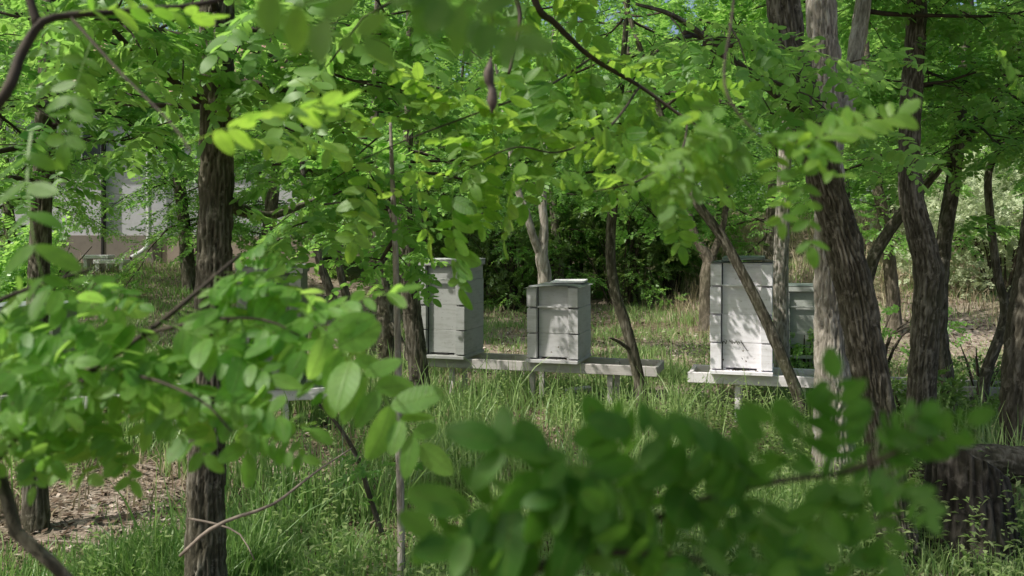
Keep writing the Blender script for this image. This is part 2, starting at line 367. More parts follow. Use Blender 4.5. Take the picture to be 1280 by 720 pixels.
# clear views kept between the leaves: x0, y0, x1, y1 (pixels of a 1280 wide picture), only leaves nearer than Y, share kept
VIEWS = []
BIG = []       # wide openings in the canopy: point, radius
GAPS = []      # points the sun reaches: point, radius
def keep(p, rng):
    px, py = proj(p); k = np.ones(len(p), bool)
    for x0, y0, x1, y1, Y, sh in VIEWS:
        ins = (px > x0) & (px < x1) & (py > y0) & (py < y1) & (p[:, 1] < Y) & (p[:, 1] > .2)
        k &= ~(ins & (rng.random(len(p)) > sh))
    for g, r in GAPS:
        w = p - np.asarray(g); t = w @ SUN_DIR
        dist = np.linalg.norm(w - t[:, None] * SUN_DIR, axis=1)
        k &= ~((t > .12) & (dist < r))
    for g, r in BIG:
        w = p - np.asarray(g); t = w @ SUN_DIR
        k &= ~((t > 1.2) & (np.linalg.norm(w - t[:, None] * SUN_DIR, axis=1) < r))
    return k

def lod_of(p):
    px, py = proj(p); Y = p[:, 1]
    l = np.where(Y < 1.9, 3, np.where(Y < 4.6, 2, np.where(Y < 15, 1, 0)))
    off = (px < -120) | (px > 1400) | (py < -120) | (py > 840) | (Y < .15)
    return np.where(off, np.minimum(l, 1), l)

def bough(start, d, length, rng, leafsize=.22, dens=1.0, droop=.35, straight=.12):
    """a leafy bough: list of (polyline, radii) twigs and leaf frames"""
    n = max(6, int(length / .12)); st = length / n; p = np.array(start, float); d = unit(np.array(d, float)); pts = [p.copy()]
    tw = []; LP, LD, LN, LS = [], [], [], []
    def leaves_on(a, b, out, k, s0):
        for i in range(k):
            t = (i + .6) / k; q = a + (b - a) * t; ax = unit(b - a)
            side = np.cross(ax, [0, 0, 1.]); side = unit(side) * (1 if (i + s0) % 2 else -1)
            dd = unit(side * rng.uniform(.5, 1.1) + ax * rng.uniform(.25, .8) + np.array([0, 0, rng.normal(-.12, .28)]))
            LP.append(q); LD.append(dd); LN.append(np.array([rng.normal(0, .42), rng.normal(0, .42), 1.])); LS.append(leafsize * rng.uniform(.55, 1.3))
    for i in range(n):
        d = unit(d + rng.normal(0, straight, 3) + np.array([0, 0, -droop * st * (i / n)]))
        p = p + d * st; pts.append(p.copy())
    pts = np.array(pts); r0 = .006 + .008 * length
    tw.append((pts, np.linspace(r0, .003, len(pts))))
    for i in range(max(1, int(n * .15)), n):
        if rng.random() < .92 * dens:
            ax = unit(pts[i + 1] - pts[i]); side = unit(np.cross(ax, [0, 0, 1.])) * (1 if i % 2 else -1)
            l2 = length * rng.uniform(.18, .42) * (1.15 - .7 * i / n)
            e = unit(side * rng.uniform(.6, 1.) + ax * rng.uniform(.4, .9) + np.array([0, 0, rng.normal(.05, .3)]))
            m_ = pts[i] + e * l2 * .55; q = m_ + unit(e + np.array([0, 0, -.35])) * l2 * .45
            tw.append((np.array([pts[i], m_, q]), np.array([.0045, .003, .0018])))
            k = max(2, int(l2 / .065 * dens)); leaves_on(pts[i], m_, d, max(1, k // 2), 0); leaves_on(m_, q, d, max(1, (k + 1) // 2), 1)
            LP.append(q); LD.append(e + np.array([0, 0, -.2])); LN.append(np.array([rng.normal(0, .3), rng.normal(0, .3), 1])); LS.append(leafsize)
    leaves_on(pts[n // 2], pts[-1], d, max(2, int(length * .5 / .07)), 0)
    LP.append(pts[-1]); LD.append(d); LN.append(np.array([0, 0, 1.])); LS.append(leafsize)
    return tw, np.array(LP), np.array(LD), np.array(LN), np.array(LS)

def crown(qb, axis, n, lrange, rng, elev=(15, 16), leafsize=.22, dens=1., droop=.4, az=None, lod=None, prune=True, mat=0, tmat=1):
    axis = np.asarray(axis, float)
    for i in range(n):
        t = rng.random() * (len(axis) - 1); k = int(t); s = axis[k] + (axis[min(k + 1, len(axis) - 1)] - axis[k]) * (t - k)
        a = rng.uniform(0, 2 * np.pi) if az is None else R(rng.uniform(*az)); e = R(rng.normal(*elev))
        d = np.array([math.cos(a) * math.cos(e), math.sin(a) * math.cos(e), math.sin(e)])
        tw, LP, LD, LN, LS = bough(s, d, rng.uniform(*lrange), rng, leafsize, dens, droop)
        kp = keep(LP, rng) if prune else np.ones(len(LP), bool)
        l = lod_of(LP) if lod is None else np.full(len(LP), lod)
        for L in (0, 1, 2, 3):
            ix = np.nonzero(kp & (l == L))[0]
            if len(ix): put_leaves(qb, LP[ix], LD[ix], LN[ix], LS[ix], L, rng, mat)
        for j, (pp, rr) in enumerate(tw):
            if prune and j > 0 and not keep(pp[1:2], rng)[0]: continue
            if prune and j == 0:
                kk = keep(pp, rng); bad = np.nonzero(~kk)[0]
                if len(bad) and bad[0] >= 3: pp, rr = pp[:bad[0]], rr[:bad[0]]
                elif len(bad): continue
            tube(qb, pp, rr, seg=4 if (lod == 0 or pp[0][1] > 5) else 6, mat=tmat, raw=True)

# ------------------------------------------------------------------ tagging
def tag(o, label=None, cat=None, group=None, kind=None):
    if label: o['label'] = label
    if cat: o['category'] = cat
    if group: o['group'] = group
    if kind: o['kind'] = kind
    return o
def empty(name, loc, rz=0, **kw):
    o = bpy.data.objects.new(name, None); COL.objects.link(o); o.location = tuple(loc); o.rotation_euler = (0, 0, rz); o.empty_display_size = .2
    return tag(o, **kw)
def to_parent(o, root):
    """the mesh was built in world coordinates: hang it under the root and keep it where it stands"""
    o.parent = root; o.matrix_parent_inverse = (Matrix.Translation(root.location) @ root.rotation_euler.to_matrix().to_4x4()).inverted()
    return o

# boxes in bmesh, bevelled
def bx(bm, c, s, bev=.0025, rot=None):
    g = bmesh.ops.create_cube(bm, size=1); vs = g['verts']
    bmesh.ops.scale(bm, vec=s, verts=vs)
    if bev:
        es = list({e for v in vs for e in v.link_edges})
        r = bmesh.ops.bevel(bm, geom=es, offset=min(bev, min(s) * .3), segments=1, affect='EDGES', profile=.5)
        vs = list({v for f in r['faces'] for v in f.verts} | {v for v in vs if v.is_valid})
    if rot: bmesh.ops.rotate(bm, cent=(0, 0, 0), matrix=rot, verts=vs)
    bmesh.ops.translate(bm, vec=c, verts=vs)
    return vs
def bobj(name, bm, mat, parent=None, smooth=False):
    me = bpy.data.meshes.new(name); bm.to_mesh(me); bm.free()
    for m in (mat if isinstance(mat, (list, tuple)) else [mat]): me.materials.append(m)
    if smooth:
        for p in me.polygons: p.use_smooth = True
    o = bpy.data.objects.new(name, me); COL.objects.link(o)
    if parent is not None: o.parent = parent
    return o

# ================================================================== SETTING: ground
def gz(x, y):
    x = np.asarray(x, float); y = np.asarray(y, float)
    left = sstep(-2.0, -5.5, x) if False else 1 - sstep(-6.0, -2.2, x)
    right = sstep(2.5, 6.5, x)
    z = left * sstep(10.5, 17, y) * .95 + right * sstep(10.5, 21, y) * 1.75 + (1 - left) * (1 - right) * sstep(13, 26, y) * .8
    z = z + sstep(24, 70, y) * 2.5 - 0.0
    z = z + (n2(x, y, .55) - .5) * .10 + (n2(x, y, 2.1, 5.) - .5) * .035 + (n2(x, y, 7., 9.) - .5) * .012
    return z
def gz1(x, y): return float(gz(np.array([x]), np.array([y]))[0])

def bare(x, y):
    """1 on the bare places and on sunlit strips painted as pale soil"""
    px = 640 + x / y * F; py = HOR + EYE / y * F
    b = np.exp(-(((px - 140) / 110) ** 2 + ((py - 640) / 55) ** 2)) * 1.0
    b = np.maximum(b, np.exp(-(((px - 420) / 70) ** 2 + ((py - 400) / 40) ** 2)))
    b = np.maximum(b, np.exp(-(((px - 330) / 90) ** 2 + ((py - 585) / 22) ** 2)) * .9)
    b = np.maximum(b, np.exp(-(((px - 1190) / 120) ** 2 + ((py - 435) / 30) ** 2)) * .9)
    b = np.maximum(b, np.exp(-(((px - 850) / 60) ** 2 + ((py - 500) / 30) ** 2)) * .6)
    b = np.maximum(b, np.exp(-(((px - 690) / 190) ** 2 + ((py - 434) / 13) ** 2)) * .8)  # sunlit strip behind the hives, painted as paler ground
    b = np.maximum(b, np.exp(-(((px - 860) / 50) ** 2 + ((py - 445) / 16) ** 2)) * .8)
    return np.clip(b, 0, 1)
def make_ground():
    xs = np.concatenate([np.linspace(-400, -14, 40)[:-1], np.linspace(-14, 14, 340), np.linspace(14, 400, 40)[1:]])
    ys = np.concatenate([np.linspace(-60, 1, 24)[:-1], np.linspace(1, 20, 280), np.linspace(20, 60, 60)[1:], np.linspace(60, 700, 30)[1:]])
    X, Y = np.meshgrid(xs, ys); Z = gz(X, Y); ny, nx = X.shape
    i = np.arange(ny - 1)[:, None] * nx; j = np.arange(nx - 1)[None]
    q = np.stack([i + j, i + j + 1, i + nx + j + 1, i + nx + j], -1)
    qb = QB(); B = np.where(Y > 2, bare(X, np.maximum(Y, 2.)), 0) * (.55 + .7 * n2(X, Y, 1.6, 4.))
    B = np.maximum(B, .42 * sstep(10.5, 12.5, Y) * (1 - sstep(17, 24, Y)) * (n2(X, Y, .35, 2.) > .42))
    qb.add(np.stack([X, Y, Z], -1), q, attrs={'bare': B.ravel()})
    m, nt, nd, lk = new_mat('woodland_soil')
    out = N(nd, 'ShaderNodeOutputMaterial'); b = N(nd, 'ShaderNodeBsdfPrincipled'); tc = N(nd, 'ShaderNodeTexCoord')
    def nz(s, d=6, r=.65):
        n = N(nd, 'ShaderNodeTexNoise'); n.inputs['Scale'].default_value = s; n.inputs['Detail'].default_value = d; n.inputs['Roughness'].default_value = r
        lk.new(tc.outputs['Object'], n.inputs['Vector']); return n
    a, c, e = nz(.9), nz(9, 8, .7), nz(55, 5, .7)
    r1 = ramp(nd, [(.3, (.085, .062, .045)), (.5, (.20, .155, .12)), (.72, (.36, .30, .25))]); lk.new(c.outputs['Fac'], r1.inputs[0])
    r2 = ramp(nd, [(.35, (.06, .085, .025)), (.65, (.15, .17, .06))]); lk.new(e.outputs['Fac'], r2.inputs[0])
    mr = N(nd, 'ShaderNodeMapRange'); lk.new(a.outputs['Fac'], mr.inputs[0]); mr.inputs[1].default_value = .46; mr.inputs[2].default_value = .6; mr.inputs[4].default_value = .75
    mx = N(nd, 'ShaderNodeMixRGB'); lk.new(mr.outputs[0], mx.inputs[0]); lk.new(r1.outputs[0], mx.inputs[1]); lk.new(r2.outputs[0], mx.inputs[2])
    ba = N(nd, 'ShaderNodeAttribute', attribute_name='bare'); r4 = ramp(nd, [(.3, (.22, .175, .14)), (.55, (.44, .375, .32)), (.75, (.60, .53, .47))]); lk.new(c.outputs['Fac'], r4.inputs[0])  # pale soil colour, which also paints the sunlit strips
    mb = N(nd, 'ShaderNodeMixRGB'); lk.new(ba.outputs['Fac'], mb.inputs[0]); lk.new(mx.outputs[0], mb.inputs[1]); lk.new(r4.outputs[0], mb.inputs[2]); mx = mb
    r3 = ramp(nd, [(.35, (.6, .58, .55)), (.65, (1.25, 1.22, 1.2))]); lk.new(e.outputs['Fac'], r3.inputs[0])
    mm = N(nd, 'ShaderNodeMixRGB', blend_type='MULTIPLY'); mm.inputs[0].default_value = 1; lk.new(mx.outputs[0], mm.inputs[1]); lk.new(r3.outputs[0], mm.inputs[2])
    lk.new(mm.outputs[0], b.inputs['Base Color']); b.inputs['Roughness'].default_value = .95; b.inputs['Specular IOR Level'].default_value = .1
    bp = N(nd, 'ShaderNodeBump'); bp.inputs['Strength'].default_value = .8; bp.inputs['Distance'].default_value = .02; lk.new(e.outputs['Fac'], bp.inputs['Height']); lk.new(bp.outputs[0], b.inputs['Normal'])
    lk.new(b.outputs[0], out.inputs[0])
    o = qb.build('ground', [m]); tag(o, kind='structure')
make_ground()

# ================================================================== views and sun gaps
VIEWS += [
    (60, 635, 520, 720, 1.5, .0), (215, 590, 290, 720, 1.5, .1), (95, 258, 235, 330, 1.5, .0), (300, 250, 520, 330, 1.5, .2),
    (560, 430, 1010, 515, 1.5, .0), (880, 300, 1280, 475, 1.0, .06), (640, 515, 760, 560, 1.5, .3), (570, 640, 660, 720, 1.5, .25), (860, 565, 1000, 640, 1.5, .45),
    (522, 318, 610, 455, 7.9, .10), (600, 330, 662, 450, 9.5, .12), (655, 345, 748, 470, 7.6, .0), (745, 420, 835, 500, 7.5, .05),
    (560, 452, 700, 520, 7.5, .05), (884, 318, 1016, 500, 7.4, .03), (830, 330, 890, 470, 9.0, .15), (640, 240, 700, 350, 10, .3),
    (92, 255, 250, 335, 18, .34), (375, 335, 470, 415, 12, .25), (300, 205, 330, 330, 18, .4),
    (252, 80, 292, 330, 3.25, .8), (228, 600, 290, 720, 3.2, .15), (20, 545, 70, 670, 4.3, .1), (60, 560, 235, 700, 6, .25),
    (960, 0, 1060, 500, 3.8, .3), (1120, 0, 1180, 520, 5.0, .4), (1105, 395, 1280, 475, 9.5, .12), (1185, 235, 1280, 345, 12, .35),
    (280, 520, 580, 720, 6, .2), (560, 470, 1000, 720, 6, .2), (860, 250, 930, 320, 12, .35), (1150, 545, 1280, 720, 4.2, .05),
    (495, 360, 540, 500, 7.1, .1), (465, 370, 495, 470, 9.0, .2), (755, 300, 810, 520, 7.2, .25), (860, 250, 990, 470, 7.0, .2),
    (485, 240, 510, 720, 3.3, .35),
]
GAPS += [
    (P(928, 400, 6.9), .24), (P(928, 450, 6.9), .24), (P(945, 440, 6.9), .18), (P(905, 400, 6.9), .14), (P(915, 370, 6.9), .13),
    (P(690, 420, 7.6), .13), (P(705, 390, 7.6), .11), (P(700, 440, 7.6), .10),
    (P(560, 425, 7.8), .07), (P(548, 405, 7.8), .06),
    (P(978, 330, 7.9), .13), (P(980, 400, 7.9), .12), (P(1028, 150, 4.4), .10), (P(1024, 400, 4.6), .13), (P(1036, 470, 4.6), .11), (P(1022, 60, 4.4), .09),
    (P(238, 660, 3.3), .09), (P(240, 600, 3.3), .07), (P(40, 600, 4.4), .12), (P(780, 465, 7.3), .34), (P(730, 462, 7.3), .2), (P(862, 470, 6.9), .12),
    (P(430, 390, 13), .7), (P(410, 370, 15), .8), (P(625, 435, 11.5), .6), (P(560, 435, 11.5), .5), (P(720, 435, 11.5), .6), (P(800, 430, 11.5), .5), (P(865, 445, 10.5), .5), (P(120, 650, 4.6), .22), (P(195, 640, 4.7), .18), (P(650, 520, 7.2), .4), (P(600, 560, 6.0), .35),
    (P(560, 660, 4.4), .25), (P(640, 640, 4.6), .2), (P(1050, 600, 4.9), .30), (P(1000, 640, 4.5), .25), (P(900, 680, 4.2), .25), (P(1080, 690, 4.0), .2), (P(800, 540, 6.5), .35),
    (P(1200, 430, 11), .6), (P(1130, 440, 10), .5), (P(845, 480, 8.5), .4), (P(150, 280, 18.4), 1.2), (P(220, 300, 18.4), 1.0), (P(560, 530, 6.8), .25), (P(320, 590, 5.4), .18),
    (P(1215, 590, 4.0), .05), (P(1235, 615, 4.0), .05), (P(680, 280, 10.6), .2),
    (P(430, 440, .94), .06), (P(470, 490, .94), .07), (P(530, 530, .93), .07), (P(60, 420, 1.0), .10), (P(330, 400, 1.1), .08), (P(60, 530, .95), .06), (P(150, 380, 1.0), .06), (P(290, 330, 1.1), .05),
    (P(400, 180, 8), .8), (P(560, 120, 9), .8), (P(700, 60, 9), .8), (P(320, 120, 9), .6), (P(1000, 130, 9), .6), (P(1220, 180, 9), .6),
]

GAPS += [(P(262, 300, 3.3), .07), (P(258, 180, 3.3), .06), (P(262, 100, 3.3), .05), (P(1140, 180, 5.1), .06), (P(1150, 420, 5.1), .07), (P(1070, 400, 3.95), .05), (P(1000, 90, 3.95), .05), (P(515, 420, 7.2), .08)]
BIG += [(P(60, 430, .97), .28), (P(200, 420, 1.0), .30), (P(330, 400, 1.05), .28), (P(470, 480, .95), .22), (P(120, 200, .85), .22),
        (P(700, 540, 6.6), .55), (P(600, 560, 6.0), .45), (P(560, 660, 4.4), .4), (P(680, 660, 4.5), .35), (P(1030, 620, 4.8), .5), (P(930, 660, 4.4), .4), (P(820, 540, 6.5), .45), (P(400, 640, 4.6), .25), (P(130, 650, 4.6), .3),
        (P(690, 430, 11), .6), (P(860, 450, 10.5), .6), (P(1180, 440, 10), .8), (P(1240, 300, 14), 1.2)]
# ================================================================== TREES
def tree(name, label, cat, path, limbs=(), bark='bark', depth=.22, seg=40, furrows=11, crowns=(), seed=1, group=None, step=.03, base_flare=1.25):
    """path: list of (px, py, Y, radius) or world (x,y,z,r) tuples when len 5 ('w',x,y,z,r)"""
    rng = np.random.default_rng(seed)
    pts, rad = [], []
    for p in path:
        if p[0] == 'w': pts.append(np.array(p[1:4])); rad.append(p[4])
        else: pts.append(P(*p[:3])); rad.append(p[3])
    pts = np.array(pts); rad = np.array(rad, float)
    # the foot goes into the ground
    g = gz1(pts[0][0], pts[0][1])
    if pts[0][2] > g - .02:
        pts = np.vstack([[pts[0][0], pts[0][1], g - .06], pts]) if pts[0][2] > g + .12 else pts
        pts[0][2] = g - .06
        if len(rad) < len(pts): rad = np.concatenate([[rad[0] * base_flare], rad])
    root = empty(name, (pts[0][0], pts[0][1], gz1(pts[0][0], pts[0][1])), label=label, cat=cat, group=group)
    qb = QB(); tube(qb, pts, rad, step=step, seg=seg, bark=depth, furrows=furrows, seed=seed * 3.7)
    to_parent(qb.build('trunk', [M[bark]]), root)
    for lb in limbs:
        q = QB(); lp = [P(*a[:3]) if a[0] != 'w' else np.array(a[1:4]) for a in lb]; lr = [a[-1] for a in lb]
        tube(q, lp, lr, step=.03, seg=max(10, seg // 2), bark=depth * .8, furrows=7, seed=seed * 1.3)
        to_parent(q.build('limb', [M[bark]]), root)
    if crowns:
        q = QB()
        for c in crowns:
            c = dict(c); ax = [P(*a) if len(a) == 3 else np.array(a[1:4]) for a in c.pop('axis')]
            n_ = c.pop('n'); hi = max(a[2] for a in ax) > 3.9
            crown(q, ax, max(2, int(round(n_ * (THIN if hi else 1)))), c.pop('l'), rng, **c)
        if q.n: to_parent(q.build('crown', [M['leaf'], M['twig']]), root)
    return root

W = lambda x, y, z: ('w', x, y, z)
THIN = .26

# --- tree 1: big left trunk
tree('locust_tree', 'tall dark furrowed locust trunk on the left rising the full height of the view', 'tree',
     [(256, 735, 3.3, .074), (258, 600, 3.3, .064), (265, 420, 3.3, .061), (271, 250, 3.32, .060), (271, 60, 3.35, .060), ('w', -1.13, 3.4, 3.2, .06), ('w', -1.25, 3.5, 5.2, .045), ('w', -1.2, 3.5, 6.6, .02)],
     limbs=[[(276, 250, 3.32, .030), (310, 265, 3.6, .024), (345, 268, 3.9, .018), (420, 240, 4.4, .008)]],
     depth=.30, seg=72, furrows=14, seed=2, step=.014,
     crowns=[dict(axis=[W(-1.13, 3.4, 3.0), W(-1.22, 3.5, 6.4)], n=44, l=(1.0, 2.3), elev=(12, 18)),
             dict(axis=[(271, 160, 3.35), (271, 20, 3.35)], n=14, l=(.6, 1.3), elev=(-8, 12), az=(100, 380)),
             dict(axis=[(340, 268, 3.9), (420, 240, 4.4)], n=4, l=(.5, .9), elev=(5, 15))])
# --- tree 2: far left trunk
tree('locust_tree', 'slim locust trunk with sunlit left edge at the far left of the clearing', 'tree',
     [(45, 665, 4.4, .066), (44, 600, 4.4, .056), (46, 430, 4.4, .052), (52, 270, 4.45, .05), (60, 90, 4.5, .046), ('w', -2.4, 4.6, 3.6, .04), ('w', -2.5, 4.7, 5.6, .02)],
     depth=.26, seg=44, furrows=10, seed=3,
     crowns=[dict(axis=[(56, 190, 4.5), W(-2.5, 4.7, 5.5)], n=34, l=(.8, 1.9), elev=(8, 18)), dict(axis=[(52, 240, 4.5), (62, 20, 4.5)], n=12, l=(.6, 1.3), elev=(-2, 14), az=(-120, 30))])
# --- tree 3: trunk before the left hive
tree('locust_tree', 'dark mossy trunk leaning right just in front of the left hive', 'tree',
     [(530, 505, 7.25, .090), (521, 440, 7.25, .080), (513, 360, 7.25, .072), (507, 260, 7.2, .052), (512, 120, 7.1, .032), ('w', -.8, 7.0, 4.2, .026), ('w', -.7, 7.0, 6.0, .02)],
     depth=.26, seg=44, furrows=12, seed=4,
     crowns=[dict(axis=[(508, 250, 7.2), W(-.75, 7.0, 6.0)], n=32, l=(.8, 1.8), elev=(5, 18)), dict(axis=[(508, 240, 7.2), (520, 20, 7.1)], n=12, l=(.7, 1.4), elev=(-4, 14))])
tree('locust_tree', 'short dark trunk with a side limb, left of the mossy leaning trunk', 'tree',
     [(481, 470, 9.3, .09), (482, 400, 9.3, .085), (480, 350, 9.3, .08), (470, 250, 9.3, .06), (470, 60, 9.4, .03), ('w', -1.4, 9.5, 5.5, .02)],
     limbs=[[(484, 400, 9.3, .05), (497, 420, 9.2, .04), (512, 452, 9.1, .03)]],
     depth=.2, seg=32, seed=5, crowns=[dict(axis=[(474, 290, 9.3), W(-1.4, 9.5, 5.4)], n=34, l=(.8, 1.9), elev=(2, 20)), dict(axis=[(472, 240, 9.3), (470, 40, 9.4)], n=9, l=(.7, 1.4), elev=(-4, 14), az=(-170, -10))])
# --- thin stem in the middle
tree('locust_sapling', 'thin pale upright sapling stem standing alone left of the hives', 'sapling',
     [(502, 740, 3.45, .017), (501, 640, 3.45, .0155), (498, 520, 3.45, .0145), (497, 420, 3.45, .0135), (494, 300, 3.45, .012), (491, 235, 3.45, .010), (488, 150, 3.5, .006)],
     bark='bark_pale', depth=.08, seg=14, furrows=5, seed=6,
     crowns=[dict(axis=[(494, 320, 3.45), (488, 150, 3.5)], n=13, l=(.3, .75), elev=(4, 15)),
             dict(axis=[(500, 640, 3.45), (499, 590, 3.45)], n=2, l=(.18, .3), elev=(0, 15), leafsize=.14)])
# --- two leaning stems
for k, (a, lab) in enumerate([([(432, 425, 11.2, .065), (415, 370, 11.2, .06), (398, 320, 11.2, .052), (380, 230, 11.2, .035), (372, 60, 11.2, .014)], 'left one of two slim trunks leaning left before the bright bare ground'),
                              ([(445, 425, 11.8, .062), (434, 375, 11.8, .058), (424, 330, 11.8, .048), (415, 220, 11.8, .032), (420, 40, 11.8, .014)], 'right one of two slim trunks leaning left before the bright bare ground')]):
    tree('locust_tree', lab, 'tree', a, depth=.15, seg=24, seed=8 + k, step=.06,
         crowns=[dict(axis=[a[3][:3], a[4][:3]], n=24, l=(.8, 2.0), elev=(0, 20))])
# --- forked tree behind the middle hive
tree('locust_tree', 'pale forked trunk rising right behind the middle hive', 'tree',
     [(681, 440, 10.6, .095), (681, 350, 10.6, .085), (677, 320, 10.6, .08), (680, 285, 10.6, .05), (679, 235, 10.6, .048), (690, 100, 10.6, .04), ('w', .6, 10.6, 5.5, .02)],
     limbs=[[(677, 322, 10.6, .055), (668, 300, 10.55, .05), (657, 262, 10.5, .045), (645, 225, 10.5, .04), (620, 80, 10.4, .02)]],
     bark='bark_pale', depth=.14, seg=28, seed=12, step=.05,
     crowns=[dict(axis=[(680, 240, 10.6), (690, 100, 10.6)], n=10, l=(.7, 1.3), elev=(-8, 14)), dict(axis=[(680, 200, 10.6), W(.6, 10.6, 5.4)], n=30, l=(.8, 2.0), elev=(5, 18)), dict(axis=[(640, 200, 10.5), (620, 80, 10.4)], n=14, l=(.7, 1.5), elev=(5, 18))])
# --- leaning stems before the hives
tree('locust_sapling', 'slim dark stem bending down to the right past the end of the hive bench', 'sapling',
     [(808, 525, 7.2, .052), (800, 480, 7.2, .047), (785, 415, 7.2, .045), (768, 360, 7.2, .043), (763, 300, 7.2, .04), (770, 220, 7.15, .035), (778, 90, 7.0, .025), ('w', .95, 6.8, 4.0, .012)],
     depth=.14, seg=24, seed=14, limbs=[[(791, 440, 7.2, .02), (775, 428, 7.1, .014), (762, 422, 7.0, .008)]],
     crowns=[dict(axis=[(766, 260, 7.15), W(.95, 6.8, 4.0)], n=22, l=(.6, 1.4), elev=(0, 18)), dict(axis=[(768, 230, 7.15), (776, 110, 7.0)], n=12, l=(.6, 1.3), elev=(-8, 12))])
tree('locust_sapling', 'slim stem leaning left diagonally across the front of the white hive', 'sapling',
     [(1000, 505, 6.5, .047), (984, 462, 6.5, .042), (950, 385, 6.5, .04), (905, 300, 6.5, .037), (868, 248, 6.5, .034), (838, 180, 6.5, .03), (800, 60, 6.5, .02), ('w', .7, 6.5, 3.6, .01)],
     depth=.14, seg=24, seed=15,
     crowns=[dict(axis=[(850, 205, 6.5), W(.7, 6.5, 3.6)], n=16, l=(.6, 1.3), elev=(0, 16))])
tree('locust_tree', 'straight pale sunlit trunk standing at the right side of the white hive', 'tree',
     [(978, 480, 7.9, .075), (977, 440, 7.9, .068), (976, 340, 7.9, .064), (978, 270, 7.9, .062), (984, 120, 7.9, .055), ('w', 2.5, 7.9, 4.6, .04), ('w', 2.5, 7.9, 6.0, .02)],
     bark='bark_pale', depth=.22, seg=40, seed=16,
     crowns=[dict(axis=[(980, 230, 7.9), W(2.5, 7.9, 6.0)], n=30, l=(.8, 1.8), elev=(5, 18))])
tree('locust_tree', 'small brown tree forking low in front of the bright meadow, left of the white hive', 'tree',
     [(884, 400, 14, .13), (884, 345, 14, .115), (886, 325, 14, .10), (872, 300, 14, .07), (860, 262, 14, .06), (850, 180, 14, .04)],
     limbs=[[(886, 330, 14, .07), (898, 300, 14, .06), (906, 268, 14, .05), (915, 190, 14, .035)]], bark='bark_red', depth=.14, seg=24, seed=17, step=.06,
     crowns=[dict(axis=[(855, 200, 14), (850, 120, 14)], n=14, l=(.8, 1.7)), dict(axis=[(912, 200, 14), (915, 120, 14)], n=12, l=(.8, 1.7))])
# --- right group
tree('locust_tree', 'thick dark leaning trunk in front of the twin pale trunk at right', 'tree',
     [(1130, 720, 3.95, .088), (1117, 640, 3.97, .078), (1100, 540, 4.0, .075), (1080, 430, 4.0, .077), (1060, 330, 4.0, .077), (1032, 230, 4.0, .073), (1003, 120, 4.0, .069), (981, 20, 4.0, .067), ('w', 1.2, 4.0, 3.2, .07), ('w', 1.0, 3.9, 5.2, .045), ('w', .9, 3.8, 6.6, .02)],
     limbs=[[(996, 135, 3.98, .020), (975, 122, 3.9, .017), (930, 85, 3.8, .014), (880, 45, 3.7, .012), (838, 18, 3.65, .010), (795, 5, 3.6, .006)]],
     depth=.34, seg=96, furrows=19, seed=21, step=.014,
     crowns=[dict(axis=[W(1.15, 4.0, 3.4), W(.9, 3.8, 6.4)], n=38, l=(1.0, 2.2), elev=(10, 18)), dict(axis=[(930, 85, 3.8), (795, 5, 3.6)], n=5, l=(.5, .9), elev=(-5, 12))])
tree('locust_tree', 'pale sunlit upright trunk behind the leaning dark trunk, right of the white hive', 'tree',
     [(1042, 545, 4.75, .098), (1040, 470, 4.75, .086), (1038, 350, 4.75, .078), (1036, 230, 4.75, .073), (1032, 100, 4.75, .076), (1026, -20, 4.75, .074), ('w', 1.7, 4.8, 3.9, .07), ('w', 1.8, 4.8, 5.8, .03)],
     limbs=[[(1050, 170, 4.78, .05), (1066, 90, 4.9, .045), (1078, 10, 5.0, .042), (1090, -80, 5.0, .035)]],
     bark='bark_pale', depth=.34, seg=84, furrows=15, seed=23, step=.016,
     crowns=[dict(axis=[(1030, -60, 4.75), W(1.8, 4.8, 5.8)], n=36, l=(.9, 2.0), elev=(8, 18)), dict(axis=[(1076, 30, 5), (1090, -80, 5)], n=8, l=(.7, 1.4), elev=(-5, 15), az=(-60, 120))])
tree('locust_tree', 'brown trunk with a swollen elbow bend at mid height at right', 'tree',
     [(1150, 610, 5.15, .095), (1150, 520, 5.15, .078), (1156, 420, 5.15, .074), (1161, 345, 5.15, .080), (1152, 300, 5.15, .072), (1139, 240, 5.15, .062), (1138, 150, 5.15, .056), (1146, 20, 5.15, .052), ('w', 2.4, 5.15, 3.7, .045), ('w', 2.6, 5.2, 5.8, .02)],
     bark='bark', depth=.28, seg=72, furrows=13, seed=25, step=.016,
     crowns=[dict(axis=[(1144, 60, 5.15), W(2.6, 5.2, 5.8)], n=30, l=(.8, 1.9), elev=(5, 18)), dict(axis=[(1142, 200, 5.15), (1144, 80, 5.15)], n=5, l=(.6, 1.1), elev=(0, 12), az=(-20, 160))])
tree('locust_tree', 'dark leaning limb-like trunk crossing behind the elbow-bent trunk', 'tree',
     [(1062, 470, 6.6, .05), (1084, 350, 6.6, .045), (1104, 300, 6.6, .043), (1150, 238, 6.6, .04), (1190, 190, 6.6, .036), (1240, 135, 6.6, .03), ('w', 3.9, 6.6, 3.1, .02)],
     depth=.16, seg=24, seed=26, crowns=[dict(axis=[(1190, 190, 6.6), W(3.9, 6.6, 3.1)], n=18, l=(.6, 1.4), elev=(5, 20))])
tree('locust_tree', 'dark straight trunk just behind the foot of the elbow-bent trunk', 'tree',
     [(1188, 530, 6.6, .085), (1178, 460, 6.6, .07), (1172, 400, 6.6, .065), (1180, 300, 6.6, .055), (1200, 150, 6.6, .045), ('w', 3.5, 6.6, 4.4, .02)],
     depth=.26, seg=32, seed=27, crowns=[dict(axis=[(1190, 220, 6.6), W(3.5, 6.6, 4.4)], n=20, l=(.7, 1.5), elev=(5, 18))])
